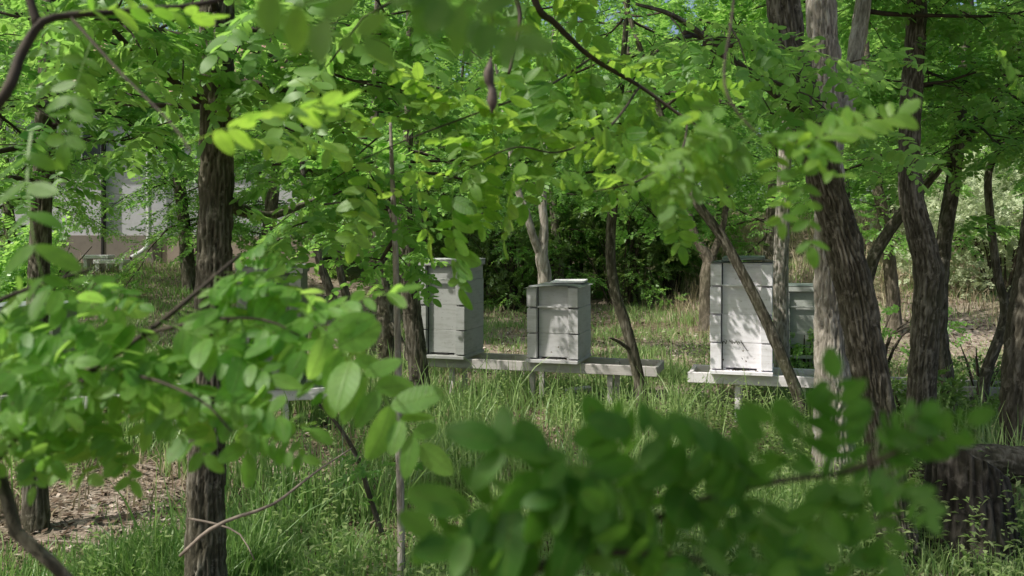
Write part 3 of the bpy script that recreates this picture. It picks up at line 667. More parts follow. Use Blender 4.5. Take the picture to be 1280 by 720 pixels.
tree('locust_tree', 'slender crooked young tree near the right edge before the pale bank', 'tree',
     [(1222, 520, 7.0, .05), (1232, 470, 7.0, .045), (1256, 395, 7.0, .036), (1246, 340, 7.0, .03), (1238, 270, 7.0, .03), (1236, 215, 7.0, .028), (1255, 180, 7.0, .024), (1285, 130, 7.0, .018), ('w', 4.4, 7.0, 3.2, .01)],
     limbs=[[(1253, 385, 7.0, .018), (1268, 355, 7.0, .014), (1290, 330, 7.0, .009)]],
     depth=.14, seg=20, seed=28, crowns=[dict(axis=[(1250, 185, 7.0), W(4.4, 7.0, 3.2)], n=12, l=(.5, 1.2), elev=(0, 18)), dict(axis=[(1240, 300, 7), (1238, 270, 7)], n=3, l=(.3, .6), elev=(0, 10), az=(100, 250))])
tree('locust_tree', 'dark shaggy trunk cut off by the right edge of the view', 'tree',
     [(1272, 580, 5.4, .10), (1270, 500, 5.4, .085), (1278, 400, 5.4, .08), (1292, 300, 5.4, .07), (1310, 100, 5.4, .06), ('w', 3.4, 5.4, 4.6, .02)],
     bark='bark', depth=.34, seg=48, seed=29, crowns=[dict(axis=[(1300, 120, 5.4), W(3.4, 5.4, 4.6)], n=24, l=(.7, 1.7), elev=(8, 18))])
tree('locust_tree', 'far slim trunk seen just left of the elbow-bent trunk', 'tree',
     [(1118, 400, 12.5, .10), (1112, 330, 12.5, .085), (1104, 270, 12.5, .08), (1095, 220, 12.5, .07), (1085, 120, 12.5, .05), ('w', 5.0, 12.5, 5.5, .03)],
     bark='bark_red', depth=.2, seg=28, seed=30, step=.06, crowns=[dict(axis=[(1108, 300, 12.5), (1090, 150, 12.5)], n=9, l=(.6, 1.2), elev=(0, 15), az=(-170, -10)), dict(axis=[(1095, 200, 12.5), W(5.0, 12.5, 5.5)], n=26, l=(.8, 2.0), elev=(5, 18))])

# --- thicket behind: prototypes, then copies
def thicket_proto(seed, h=6.5, n=46, mat='leaf'):
    rng = np.random.default_rng(seed)
    root = empty('locust_tree', (0, 0, 0))
    q = QB(); lean = rng.normal(0, .3, 2)
    pts = [(0, 0, -.1), (lean[0] * .2, lean[1] * .2, h * .25), (lean[0] * .6 + rng.normal(0, .1), lean[1] * .6, h * .6), (lean[0], lean[1], h)]
    tube(q, pts, [.12, .095, .06, .015], step=.1, seg=16, bark=.2, seed=seed); q.build('trunk', [M['bark']], root)
    q = QB(); crown(q, np.array([[lean[0] * .15, lean[1] * .15, h * .16]] + [list(a) for a in pts[2:]]), n, (.9, 2.2), rng, elev=(2, 22), leafsize=.25, lod=0, prune=False)
    q.build('crown', [M[mat], M['twig']], root)
    return root
protos = [thicket_proto(100 + i, h=4.3 + .7 * i, n=23 + 3 * i) for i in range(4)]
used = set()
def copy_tree(src, loc, rz, s, label, group):
    r = src.copy(); COL.objects.link(r)
    for ch in src.children:
        c = ch.copy(); COL.objects.link(c); c.parent = r
    return r
TH = []
rt = np.random.default_rng(40)
lab = {'h': ('leafy locust tree in the bright thicket behind the hives', 'thicket trees behind the hives'),
       'l': ('leafy locust tree in front of the house at left', 'trees in front of the house'),
       'r': ('leafy locust tree on the pale grassy bank at right', 'trees on the right bank')}
spots = [(-30, 'l', 11.5), (15, 'l', 14.0), (238, 'l', 14.5), (330, 'l', 14), (-60, 'l', 15.5), (250, 'l', 15.8),
         (470, 'h', 18.5), (535, 'h', 17), (610, 'h', 19.5), (700, 'h', 16.5), (790, 'h', 17.5), (560, 'h', 21), (660, 'h', 18.5), (840, 'h', 18), (520, 'h', 24), (750, 'h', 20), (500, 'h', 22), (620, 'h', 22), (900, 'h', 21), (350, 'h', 24),
         (960, 'r', 17), (1060, 'r', 19), (1010, 'r', 23), (1120, 'r', 24), (1170, 'r', 24), (1360, 'r', 15), (1225, 'r', 30), (1300, 'r', 27)]
for k, (px, g, Y) in enumerate(spots):
    x = (px - 640) / F * Y; src = protos[k % 4]
    if k < 4: r = src
    else: r = copy_tree(src, None, 0, 1, None, None)
    s = rt.uniform(.85, 1.2)
    r.location = (x, Y, gz1(x, Y)); r.rotation_euler = (0, 0, rt.uniform(0, 6.28)); r.scale = (s, s, s * rt.uniform(.9, 1.1))
    tag(r, lab[g][0], 'tree', lab[g][1])

# --- far off wood: reads as one mass
def far_wood():
    rng = np.random.default_rng(9); q = QB()
    for i in range(430):
        Y = rng.uniform(25, 52); px = rng.uniform(-260, 1560); x = (px - 640) / F * Y; h = rng.uniform(1, 14)
        c = np.array([x, Y, gz1(x, Y) + h]); n = 95; rad = rng.uniform(1.3, 2.8)
        u = unit(rng.normal(0, 1, (n, 3))) * rad * rng.uniform(.55, 1.05, (n, 1)) * np.array([1, 1, .75])
        put_leaves(q, c + u, u + rng.normal(0, .8, (n, 3)) * rad, rng.normal(0, .5, (n, 3)) + [0, 0, 1], rng.uniform(.55, .95, n), 0, rng)
    tag(q.build('distant_wood', [M['leaf']]), 'far bright green wood closing the view behind the thicket', 'wood', kind='stuff')
far_wood()

# --- dark bushes behind the hives
def bush(px, Y, w, h, label, seed, mat='leaf_dark', n=900, size=.2, stems=14, stem_mat='twig', low=.0):
    rng = np.random.default_rng(seed); x = (px - 640) / F * Y; g = gz1(x, Y); root = empty('bush', (x, Y, g), label=label, cat='bush')
    q = QB(); tips = []
    for i in range(stems):
        a = rng.uniform(0, 6.28); r = rng.uniform(.2, 1) * w
        e = np.array([x + math.cos(a) * r, Y + math.sin(a) * r * .6, g + h * rng.uniform(.6, 1.0)])
        m_ = np.array([x + math.cos(a) * r * .4, Y + math.sin(a) * r * .25, g + h * rng.uniform(.35, .55)])
        tube(q, [np.array([x + math.cos(a) * .12 * w, Y + math.sin(a) * .1, g - .05]), m_, e], [.022, .014, .004], step=.15, seg=6)
    to_parent(q.build('stem', [M[stem_mat]]), root)
    q = QB(); c = 26; cl = rng.normal(0, 1, (c, 3)); cl = unit(cl) * rng.uniform(.35, 1, (c, 1)) * np.array([w, w * .55, h * .5]) + np.array([x, Y, g + h * .52 + low])
    ix = rng.integers(0, c, n); p = cl[ix] + rng.normal(0, 1, (n, 3)) * np.array([.2, .2, .17]) * w * .75
    ok = (p[:, 2] > g + .03) & keep(p, rng); p = p[ok]
    put_leaves(q, p, rng.normal(0, 1, p.shape) + [0, 0, -.2], rng.normal(0, .5, p.shape) + [0, 0, 1], size * rng.uniform(.7, 1.3, len(p)), 1, rng)
    to_parent(q.build('foliage', [M[mat]]), root)
bush(590, 17.5, 1.6, 2.9, 'dark dense bush in shade between the left and middle hives', 51, n=1900)
bush(648, 16.5, 1.0, 1.9, 'low dark bush just left of the middle hive', 52, n=800)
bush(775, 17.0, 1.5, 2.5, 'dark bush in shade right of the middle hive', 53, n=1300)
bush(838, 18.0, 1.2, 2.3, 'dark bush left of the white hive before the meadow', 54, n=1100)
bush(715, 18.5, 1.6, 3.0, 'tall dark bush straight behind the middle hive', 55, n=1500)
bush(1005, 8.4, .4, .55, 'small leafy bush at the foot of the grey green hive', 56, mat='leaf', n=300, size=.14, stems=6)
bush(1090, 9.5, .8, .9, 'mid green bush right of the two big right trunks', 57, mat='leaf', n=650, size=.18)
bush(1225, 7.4, .7, .6, 'low shady bush at the foot of the crooked young tree', 58, n=500, size=.16)
bush(20, 8.5, .9, 1.5, 'green bush at the left edge before the house', 59, mat='leaf', n=900)
bush(1250, 14.5, 1.6, 1.9, 'pale silvery bush on the bank at the right edge', 60, mat='leaf_pale', n=1500, size=.2)
bush(1215, 16.5, 1.6, 2.2, 'pale silvery bush further back on the bank, left of the other', 61, mat='leaf_pale', n=1400, size=.2)
bush(1140, 5.9, .5, .5, 'dark green undergrowth bush between the elbow-bent trunk and the stump', 62, n=420, size=.15)

# ================================================================== HIVES
YAW = R(-17)
def hive(name, label, x, y, z0, boxes, mat, lid, w=.455, d=.50, yaw=YAW, marks=False, entrance=True, ledge=True, dirt=1):
    root = empty(name, (x, y, z0), yaw, label=label, cat='beehive')
    fy = -d / 2; z = 0
    bm = bmesh.new(); bx(bm, (0, -.02, .014), (w + .01, d + .07, .028)); fb = bobj('floor_board', bm, M[mat], root)
    z = .028; sw = .085
    for i, h in enumerate(boxes):
        top = i == len(boxes) - 1
        bm = bmesh.new()
        jx, jy = random.uniform(-.004, .004), random.uniform(-.003, .003)
        lo = .016 if i == 0 else .0
        if i == 0:   # cut the entrance slot out of the lowest box
            bx(bm, (jx, jy + .012, z + h / 2 + .008), (w, d - .026, h - .018))
            for s in (1, -1): bx(bm, (jx + s * (w * .37), jy + .012, z + .0005 + .0072), (w * .24, d - .027, .0135), 0)
        else:
            bx(bm, (jx, jy + .012, z + h / 2), (w, d - .026, h - .0014), .0015)
        for s in (1, -1):   # proud side battens, each a little short of its box
            bx(bm, (jx + s * (w / 2 - sw / 2), jy + fy - .002, z + h / 2 - .002 + (.006 if i == 0 else 0)), (sw, .058, h - .017), .002)
        if top and ledge: bx(bm, (jx, jy + fy - .006, z + .006), (w - 2 * sw - .004, .022, .014), .002)
        for s in ((-1,) if marks else (1, -1)):   # dark strip painting the batten's shadow on the front board
            for v in bx(bm, (jx + s * (w / 2 - sw - .004), jy + fy + .0245, z + h / 2), (.0075, .005, h - .004), 0):
                for f in v.link_faces: f.material_index = 1
        bobj('body_box', bm, [M[mat], M['dark']], root); z += h
    if entrance:
        bm = bmesh.new(); bx(bm, (0, fy + .03, .028 + .0072), (w * .255, .03, .0125), 0); bobj('entrance', bm, M['dark'], root)
    if lid == 'box':
        bm = bmesh.new(); bx(bm, (0, 0, z + .026), (w + .028, d + .03, .05)); L = bobj('lid', bm, M[mat], root)
        bm = bmesh.new(); bx(bm, (0, 0, z + .0555), (w + .034, d + .036, .007), .001); bobj('lid_sheet', bm, M['tin' if mat == 'hive_grey' else 'slate'], L); z += .06
    else:
        # thin bent tin sheet, front edge hanging over and a little curled
        bm = bmesh.new(); nx, ny = 10, 8; W2 = w / 2 + .022; vs = []
        for j in range(ny + 1):
            for i in range(nx + 1):
                u, v = i / nx * 2 - 1, j / ny; yy = fy - .065 + v * (d + .09)
                zz = z + .010 + .012 * math.sin(u * 2.4 + .6) * (1 - v) + (.014 * (1 - v) ** 3 if lid == 'curl' else -.006 * (1 - v) ** 2) - (.012 * max(0, abs(u) - .85) / .15)
                vs.append(bm.verts.new((u * W2, yy, zz)))
        for j in range(ny):
            for i in range(nx): bm.faces.new((vs[j * (nx + 1) + i], vs[j * (nx + 1) + i + 1], vs[(j + 1) * (nx + 1) + i + 1], vs[(j + 1) * (nx + 1) + i]))
        bmesh.ops.solidify(bm, geom=bm.faces[:], thickness=.004)
        bobj('lid', bm, M['tin'], root, smooth=False); z += .022
    if marks:
        strokes = [[(-.150, .008), (-.142, -.022)], [(-.142, -.022), (-.138, .0)], [(-.138, .0), (-.130, -.004)], [(-.130, -.004), (-.118, -.024)], [(-.118, -.024), (-.112, .008)],
                   [(-.080, .004), (-.068, -.022)], [(-.072, .010), (-.062, -.016)], [(-.058, -.002), (-.050, -.018)], [(-.050, -.018), (-.040, .006)], [(-.040, .006), (-.030, -.012)], [(-.030, -.012), (-.022, -.026)],
                   [(-.020, .004), (-.012, -.018)], [(-.004, .008), (.012, -.022)], [(.004, -.002), (.020, -.028)], [(.018, -.030), (.046, -.070)], [(.050, -.066), (.054, -.074)], [(.004, -.128), (.012, -.142)],
                   [(-.128, .010), (-.120, .006)], [(-.09, .010), (-.084, -.006)]]
        zz = .028 + boxes[0] + .012
        for grp in (strokes[:5], strokes[5:7], strokes[7:12], strokes[12:13], strokes[13:14], strokes[14:15], strokes[15:16], strokes[16:17], strokes[17:18], strokes[18:19], strokes[19:20]):
          bm = bmesh.new()
          for (a, b) in grp:
            l = math.hypot(b[0] - a[0], b[1] - a[1]); ang = math.atan2(b[1] - a[1], b[0] - a[0])
            bx(bm, ((a[0] + b[0]) / 2, fy - .0030, zz + (a[1] + b[1]) / 2), (l, .0016, .0050), 0, Matrix.Rotation(-ang, 3, 'Y'))
          bobj('painted_mark', bm, M['ink'], root)
    return root, z

zs = .385
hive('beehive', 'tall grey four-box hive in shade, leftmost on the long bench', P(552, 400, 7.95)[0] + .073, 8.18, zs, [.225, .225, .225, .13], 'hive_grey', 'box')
_, zm = hive('beehive', 'shorter pale grey hive with a dappled front in the middle of the bench', P(691, 400, 7.65)[0] + .073, 7.88, zs, [.225, .225, .185], 'hive_mid', 'flat')
_, zr = hive('beehive', 'tall whitish sunlit hive with dark marks on its front at right', P(927, 400, 6.98)[0] + .07, 7.22, zs, [.22, .225, .225, .185], 'hive_white', 'curl', w=.475, marks=True)
_, zg = hive('beehive', 'grey green hive half hidden behind the pale trunks at right', P(1003, 400, 8.6)[0], 8.6, .33, [.225, .225, .15], 'hive_green', 'box', yaw=R(-12))
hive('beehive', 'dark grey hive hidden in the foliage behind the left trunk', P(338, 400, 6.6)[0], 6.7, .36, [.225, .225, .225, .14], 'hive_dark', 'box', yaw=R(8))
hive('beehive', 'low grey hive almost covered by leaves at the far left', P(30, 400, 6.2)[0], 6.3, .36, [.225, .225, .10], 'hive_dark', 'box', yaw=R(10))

def board(name, label, hx, hy, z, s, mat, yaw, dx=0, dy=0, cat='board', tilt=0):
    bm = bmesh.new(); bx(bm, (0, 0, s[2] / 2), s, .004)
    for v in bm.verts: v.co.z += .004 * math.sin(v.co.x * 17) + .003 * math.sin(v.co.y * 11)
    o = bobj(name, bm, M[mat]); o.location = (hx + dx, hy + dy, z); o.rotation_euler = (R(tilt), 0, yaw); tag(o, label, cat)
# boards lying on the lids
board('lid_board', 'white flat board lying on the lid of the middle hive', P(691, 400, 7.65)[0] + .073, 7.88, zs + zm + .0, (.30, .30, .018), 'whiteboard', YAW + .1, .09, .06)
board('lid_board', 'green grey board lying on the tin lid of the white hive', P(927, 400, 6.98)[0] + .07, 7.22, zs + zr - .004, (.33, .34, .03), 'slate', YAW, .02, .03)

def stand(label, ax, ay, bx_, by_, ztop, depth, mat, legs, overhang=True):
    L = math.hypot(bx_ - ax, by_ - ay); yaw = math.atan2(by_ - ay, bx_ - ax); cx, cy = (ax + bx_) / 2, (ay + by_) / 2
    root = empty('hive_bench', (cx, cy, gz1(cx, cy)), yaw, label=label, cat='bench'); z = ztop - gz1(cx, cy)
    for s in (-1, 1):
        bm = bmesh.new(); bx(bm, (0, s * (depth / 2 - .02), z - .045), (L, .038, .085), .004); bobj('rail', bm, M[mat], root)
    for s in (-1, 1):
        bm = bmesh.new(); bx(bm, (s * (L / 2 - .019), 0, z - .046), (.036, depth - .082, .07), .004); bobj('end_piece', bm, M[mat], root)
    for t in legs:
        for s in (-1, 1):
            lx = t * L / 2; ly = s * (depth / 2 - .062); wx = cx + lx * math.cos(yaw) - ly * math.sin(yaw); wy = cy + lx * math.sin(yaw) + ly * math.cos(yaw)
            b0 = gz1(wx, wy) - gz1(cx, cy) - .05
            bm = bmesh.new(); bx(bm, (lx, ly, (z - .02 + b0) / 2), (.045, .042, z - .02 - b0), .004); bobj('leg', bm, M[mat], root)
    return root
c, s_ = math.cos(YAW), math.sin(YAW)
lx0, ly0 = P(691, 400, 7.65)[0] + .073, 7.88
stand('long bleached wooden bench carrying the left and middle hives', lx0 - 1.27 * c, ly0 - 1.27 * s_, lx0 + .90 * c, ly0 + .90 * s_, zs, .46, 'stand', [-.72, -.02, .62])
rx0 = P(927, 400, 6.98)[0] + .07
stand('whitewashed wooden bench under the white hive at right', rx0 - .42 * c, 7.22 - .42 * s_, rx0 + .62 * c, 7.22 + .62 * s_, zs - .0, .47, 'stand_white', [-.25, .7])
gx = P(1003, 400, 8.6)[0]
stand('low weathered bench under the grey green hive', gx - .4, 8.68, gx + .7, 8.45, .33, .44, 'stand', [-.6, .6])
stand('grey wooden bench in shade under the two left hives', P(30, 400, 6.2)[0] - .5, 6.15, P(338, 400, 6.6)[0] + .5, 6.75, .36, .46, 'stand_white', [-.55, .1, .7])
stand('empty low grey bench rail behind the right trunks', P(1085, 400, 7.3)[0], 7.5, P(1300, 400, 7.3)[0], 7.1, .27, .40, 'stand', [-.75, .15, .8])

# loose plank in the grass under the bench
bm = bmesh.new(); bx(bm, (0, 0, .02), (.26, .10, .035), .004); o = bobj('plank', bm, M['stand']); xx, yy, _z = P(722, 492, 8.3); o.location = (xx, 8.3, gz1(xx, 8.3) + .02); o.rotation_euler = (.05, -.1, .1); tag(o, 'short loose plank in the grass under the middle hive', 'plank')

# bees on the landing boards
def bees():
    rng = random.Random(4); proto = None
    hv = [(lx0, ly0, .455, 'honeybee on the front of the middle hive', 'bees on the middle hive', 11), (rx0, 7.22, .475, 'honeybee on the front of the white hive', 'bees on the white hive', 13)]
    for hx, hy, w, label, grp, n in hv:
        for k in range(n):
            if proto is None:
                bm = bmesh.new()
                for (x, r, l) in ((-.0042, .0026, .0048), (.0008, .0024, .0026), (.0042, .0018, .0017)):
                    g = bmesh.ops.create_icosphere(bm, subdivisions=1, radius=1); bmesh.ops.scale(bm, vec=(l, r, r), verts=g['verts']); bmesh.ops.translate(bm, vec=(x, 0, .003), verts=g['verts'])
                for s in (1, -1):
                    a = [bm.verts.new(v) for v in ((.001, s * .001, .0052), (-.004, s * .005, .0058), (-.008, s * .004, .0055), (-.006, s * .001, .0054))]; bm.faces.new(a)
                o = bobj('honeybee', bm, M['bee']); proto = o
            else:
                o = proto.copy(); COL.objects.link(o)
            u = rng.uniform(-.33, .33) * w; on_board = k < n * .75
            if on_board: lx, ly, lz = u, -.25 - rng.uniform(.0, .03), .0285; rot = (0, 0, rng.uniform(0, 6.28))
            else: lx, ly, lz = u, -.2515, .08 + rng.uniform(0, .12); rot = (math.pi / 2, rng.uniform(0, 6.28), 0)
            o.location = (hx + lx * c - ly * s_, hy + lx * s_ + ly * c, zs + lz); o.scale = (1.2,) * 3
            o.rotation_euler = (Matrix.Rotation(YAW, 3, 'Z') @ (Matrix.Rotation(rot[0], 3, 'X') @ Matrix.Rotation(rot[1] + rot[2], 3, 'Z'))).to_euler()
            tag(o, label, 'bee', grp)
bees()

# ================================================================== HOUSE
def house():
    Y = 18.6; g = .9; x0, x1 = P(-420, 0, Y)[0], P(395, 0, Y)[0]; cx = (x0 + x1) / 2; w = x1 - x0
    root = empty('house', (cx, Y, g), R(3), label='white rendered house with brown plinth and pink tiled roof behind the left trees', cat='house')
    wm = paint_mat('white_render', (.50, .50, .53), (.33, .33, .33), .6, .85, grain=False); pm = paint_mat('beige_plinth', (.33, .27, .225), (.22, .18, .15), .5, .9, grain=False); p2 = paint_mat('dark_plinth', (.20, .175, .15), (.13, .11, .1), .5, .9, grain=False)
    H = 3.4
    bm = bmesh.new(); bx(bm, (0, 3, H / 2 + .2), (w, 6, H), 0); bobj('wall', bm, wm, root)
    px_pl = P(200, 0, Y)[0] - cx
    bm = bmesh.new(); bx(bm, ((px_pl + w / 2) / 2, -.045, .2), (w / 2 - px_pl, .09, .86), .006); bobj('plinth', bm, pm, root)
    bm = bmesh.new(); bx(bm, ((px_pl - w / 2) / 2, -.06, .21), (w / 2 + px_pl, .12, .88), .006); bobj('plinth', bm, p2, root)
    jx = P(128, 0, Y)[0] - cx
    bm = bmesh.new(); bx(bm, (jx, -.075, 1.6), (.05, .14, 3.6), .004); bobj('corner_strip', bm, M['dark'], root)
    # roof of tile courses
    rm, nt, nd, lk = new_mat('pink_roof_tiles'); out = N(nd, 'ShaderNodeOutputMaterial'); b = N(nd, 'ShaderNodeBsdfPrincipled'); tc = N(nd, 'ShaderNodeTexCoord')
    nz = N(nd, 'ShaderNodeTexNoise'); nz.inputs['Scale'].default_value = 4; nz.inputs['Detail'].default_value = 6; lk.new(tc.outputs['Object'], nz.inputs['Vector'])
    rr = ramp(nd, [(.3, (.42, .22, .18)), (.7, (.60, .38, .33))]); lk.new(nz.outputs['Fac'], rr.inputs[0]); lk.new(rr.outputs[0], b.inputs['Base Color']); b.inputs['Roughness'].default_value = .85; lk.new(b.outputs[0], out.inputs[0])
    qb = QB(); nrow, per = 16, int(w / .28)
    xs = np.linspace(-w / 2 - .3, w / 2 + .3, per * 8 + 1)
    for side in (0, 1):
        rows = []
        for r_ in range(nrow + 1):
            for e in (0, 1):
                if r_ == nrow and e: continue
                t = r_ / nrow if not e else (r_ + .97) / nrow; y = -.5 + t * 3.5; z = H + .2 + t * 2.0 + (.035 if not e else 0.)
                yy = y if side == 0 else 6 - y
                rows.append(np.stack([xs, np.full_like(xs, yy), z + .03 * np.sin(xs * 2 * np.pi / .28)], -1))
        G = np.stack(rows); ny, nx = G.shape[:2]; i = np.arange(ny - 1)[:, None] * nx; j = np.arange(nx - 1)[None]
        qb.add(G, np.stack([i + j, i + j + 1, i + nx + j + 1, i + nx + j], -1))
    qb.build('roof', [rm], root, smooth=False)
    # gutter and downpipe
    bm = bmesh.new(); bx(bm, (0, -.52, H + .16), (w + .5, .12, .10), .02); bobj('gutter', bm, M['tin'], root)
    dx = P(183, 0, Y)[0] - cx; q = QB()
    tube(q, [(dx, -.5, H + .1), (dx + .0, -.2, H - .15), (dx + .05, -.19, 1.5), (dx + .05, -.19, .55), (dx - .02, -.24, .35), (dx - .22, -.42, .18)], [.05] * 6, step=.08, seg=14); q.build('downpipe', [M['tin']], root)
    bm = bmesh.new(); bx(bm, (dx - .232, -.43, .171), (.03, .03, .075), .0); bobj('pipe_mouth', bm, M['dark'], root)
    # windows with frames
    gl = plain_mat('window_glass', (.05, .06, .07), .1, 0, .2, 3)
    for wx in (-3.4, 1.9):
        bm = bmesh.new(); bx(bm, (wx, -.02, 2.35), (.95, .06, 1.15), .004); fr = bobj('window', bm, M['whiteboard'], root)
        bm = bmesh.new()
        for s in (-1, 1): bx(bm, (wx + s * .215, -.054, 2.35), (.37, .014, .98), 0)
        bobj('pane', bm, gl, fr)
house()
# paving slabs before the house
for k, (px, py, Y, L_, label) in enumerate([(123, 319, 16.5, .5, 'small pale bench slab against the dark plinth of the house'), (140, 325, 16.0, .55, 'pale stone slab lower down in front of the house plinth')]):
    x, y, z = P(px, py, Y); bm = bmesh.new(); bx(bm, (0, 0, -.03), (L_, .3, .07), .01)
    for s in (-1, 1): bx(bm, (s * (L_ / 2 - .06), 0, -.065 - .15), (.07, .24, .298), .006)
    o = bobj('stone_slab', bm, M['whiteboard']); o.location = (x, y, z); tag(o, label, 'slab')

# ================================================================== STUMP AND DEADWOOD
def stump():
    root = empty('tree_stump', (P(1218, 700, 4.0)[0], 4.05, 0), label='thick weathered stump with a sloping broken top at lower right', cat='stump')
    cx, cy = root.location.x, 4.05; g = gz1(cx, cy)
    seg, rows = 110, 46; th = np.linspace(0, 2 * np.pi, seg, endpoint=False); V = []; FU = []
    for i in range(rows + 1):
        t = i / rows; zt = .43 - .20 * np.cos(th - .1) * .45 + .045 * vnoise(np.stack([np.cos(th) * 3, np.sin(th) * 3, th * 0 + 2], -1))
        r = .178 * (1 + .42 * (1 - t) ** 3) * (1 - .14 * t ** 4)
        w = vnoise(np.stack([np.cos(th) * 2, np.sin(th) * 2, th * 0 + t * 1.4], -1)) * 3
        w = w + 2.2 * vnoise(np.stack([np.cos(th) * 6, np.sin(th) * 6, th * 0 + t * 5], -1)); f = np.abs(np.sin(th * 12 + w * 1.6)) ** .6 * (.5 + .7 * vnoise(np.stack([np.cos(th) * 5, np.sin(th) * 5, th * 0 + t * 9], -1))); lobes = .09 * np.sin(th * 3 + .6 + t) + .12 * vnoise(np.stack([np.cos(th), np.sin(th), th * 0 + t], -1))
        rr = r * (1 + .13 * (f - .5) + lobes * (1.15 - t))
        V.append(np.stack([cx + rr * np.cos(th), cy + rr * np.sin(th), g - .05 + t * (zt + .05)], -1)); FU.append(f)
    top = V[-1]
    for k, sc in enumerate((.8, .55, .28, .02)):
        c0 = top.mean(0); ring = c0 + (top - c0) * sc; ring[:, 2] += -.02 + .03 * vnoise(ring * 14); V.append(ring); FU.append(np.full(seg, .9))
    V = np.array(V); n = len(V); i = np.arange(n - 1)[:, None] * seg; j = np.arange(seg)[None]; k = (j + 1) % seg
    q = QB(); q.add(V.reshape(-1, 3), np.stack([i + j, i + k, i + seg + k, i + seg + j], -1), 0, .5, {'furrow': np.array(FU).ravel()})
    to_parent(q.build('stump_body', [M['bark_old']]), root)
stump()
def log(name, label, cat, pts, rad, mat, seg=24, depth=.2, seed=1, step=.04):
    q = QB(); tube(q, pts, rad, step=step, seg=seg, bark=depth, furrows=9, seed=seed); o = q.build(name, [M[mat]]); tag(o, label, cat)
log('fallen_log', 'dark fallen log lying behind the stump and running off to the right', 'log', [(P(1175, 0, 4.6)[0], 4.6, .32), (2.75, 4.55, .27), (3.1, 4.5, .20), (3.6, 4.5, .14)], [.085, .09, .09, .08], 'bark', 36, .25, 7)
log('dead_branch', 'bare dead branch lying low across the left foot of the big trunk', 'branch', [P(225, 695, 2.9), P(262, 662, 2.9), P(300, 645, 2.95), P(342, 630, 3.0), P(395, 590, 3.1), P(440, 560, 3.2)], [.006, .0065, .006, .005, .004, .002], 'deadwood', 10, .1, 3)
log('dead_twig', 'thin dead twig forking off beside the left trunk', 'twig', [P(235, 648, 3.0), P(270, 655, 3.0), P(300, 668, 3.0), P(318, 700, 2.95)], [.004, .004, .003, .002], 'deadwood', 8, .1, 4)
log('bare_stem', 'bare reddish stem leaning among the grass left of the sapling', 'stem', [P(478, 668, 3.6), P(462, 620, 3.6), P(448, 575, 3.6), P(425, 535, 3.6), P(398, 505, 3.6)], [.012, .011, .010, .008, .005], 'bark', 10, .1, 5)
rl = np.random.default_rng(8)
for k in range(16):
    a = [(100, 600), (150, 690), (210, 630), (330, 600), (90, 680), (620, 455), (850, 470), (1120, 440), (1180, 455), (1240, 430), (400, 460), (430, 470), (300, 690), (720, 500), (180, 590), (1060, 640)][k]
    Y = EYE * F / (a[1] - HOR); x = (a[0] - 640) / F * Y; an = rl.uniform(0, 3.14); l = rl.uniform(.25, .6)
    pts = []
    for t in (-1, -.3, .4, 1):
        xx, yy = x + math.cos(an) * l * t * .5 + rl.normal(0, .02), Y + math.sin(an) * l * t * .5; pts.append((xx, yy, gz1(xx, yy) + .012 + rl.uniform(0, .02)))
    q = QB(); tube(q, pts, [.008, .009, .007, .004], step=.05, seg=7, bark=.1, seed=k); o = q.build('fallen_twig', [M['deadwood']]); tag(o, 'fallen dry twig lying on the woodland floor', 'twig', 'fallen twigs on the ground')

# ================================================================== GRASS, HERBS, LITTER (stuff)
def blades(name, label, cat, n, xr, yr, dens, hfun, mat, width=.006, seed=1, lean=.5, prune_px=None):
    rng = np.random.default_rng(seed)
    # even cover of the picture: more blades per square metre near the eye
    u = rng.random(n); y = yr[0] * (yr[1] / yr[0]) ** u; hw = .62 * y + .8; x = rng.uniform(-1, 1, n) * hw
    x = np.clip(x, xr[0], xr[1]); kp = rng.random(n) < dens(x, y); x, y = x[kp], y[kp]; n = len(x)
    h = hfun(x, y, rng) * rng.uniform(.45, 1.15, n); z = gz(x, y) - .01
    a = rng.uniform(0, 2 * np.pi, n); le = np.abs(rng.normal(0, lean, n)) * h; dx, dy = np.cos(a), np.sin(a); wv = width * rng.uniform(.6, 1.4, n) * (.7 + y / 14)
    fa = rng.uniform(0, 2 * np.pi, n); sx, sy = np.cos(fa) * wv, np.sin(fa) * wv
    V = np.zeros((n, 8, 3))
    for k, (t, wk) in enumerate(((0, 1.), (.4, .9), (.75, .6), (1., .12))):
        bx_, by_, bz = x + dx * le * t ** 2, y + dy * le * t ** 2, z + h * (t - .28 * (le / h) * t ** 2)
        V[:, 2 * k] = np.stack([bx_ - sx * wk, by_ - sy * wk, bz], -1); V[:, 2 * k + 1] = np.stack([bx_ + sx * wk, by_ + sy * wk, bz], -1)
    q = np.array([[0, 1, 3, 2], [2, 3, 5, 4], [4, 5, 7, 6]])
    qb = QB(); qb.add(V.reshape(-1, 3), (q[None] + (np.arange(n) * 8)[:, None, None]).reshape(-1, 4), 0, np.repeat(np.clip(rng.normal(.5, .25, n) + (n2(x, y, .8, 3.) - .5) * .8, 0, 1), 3))
    tag(qb.build(name, [M[mat]]), label, cat, kind='stuff')
blades('grass', 'green woodland grass around the hive benches', 'grass', 230000, (-12, 12), (3.0, 17), lambda x, y: np.clip((n2(x, y, 1.3) * 3.2 - 1.25 + .35 * sstep(9, 11, y)) * (1 - .95 * bare(x, y)) + .06, 0, 1),
       lambda x, y, r: (.04 + .17 * n2(x, y, .9, 2.) + .14 * (n2(x, y, 2.4, 4.) > .66)) * (1 - .25 * sstep(8.2, 9.5, y)) * (1 - .5 * bare(x, y)), 'grass', .0042, 71)
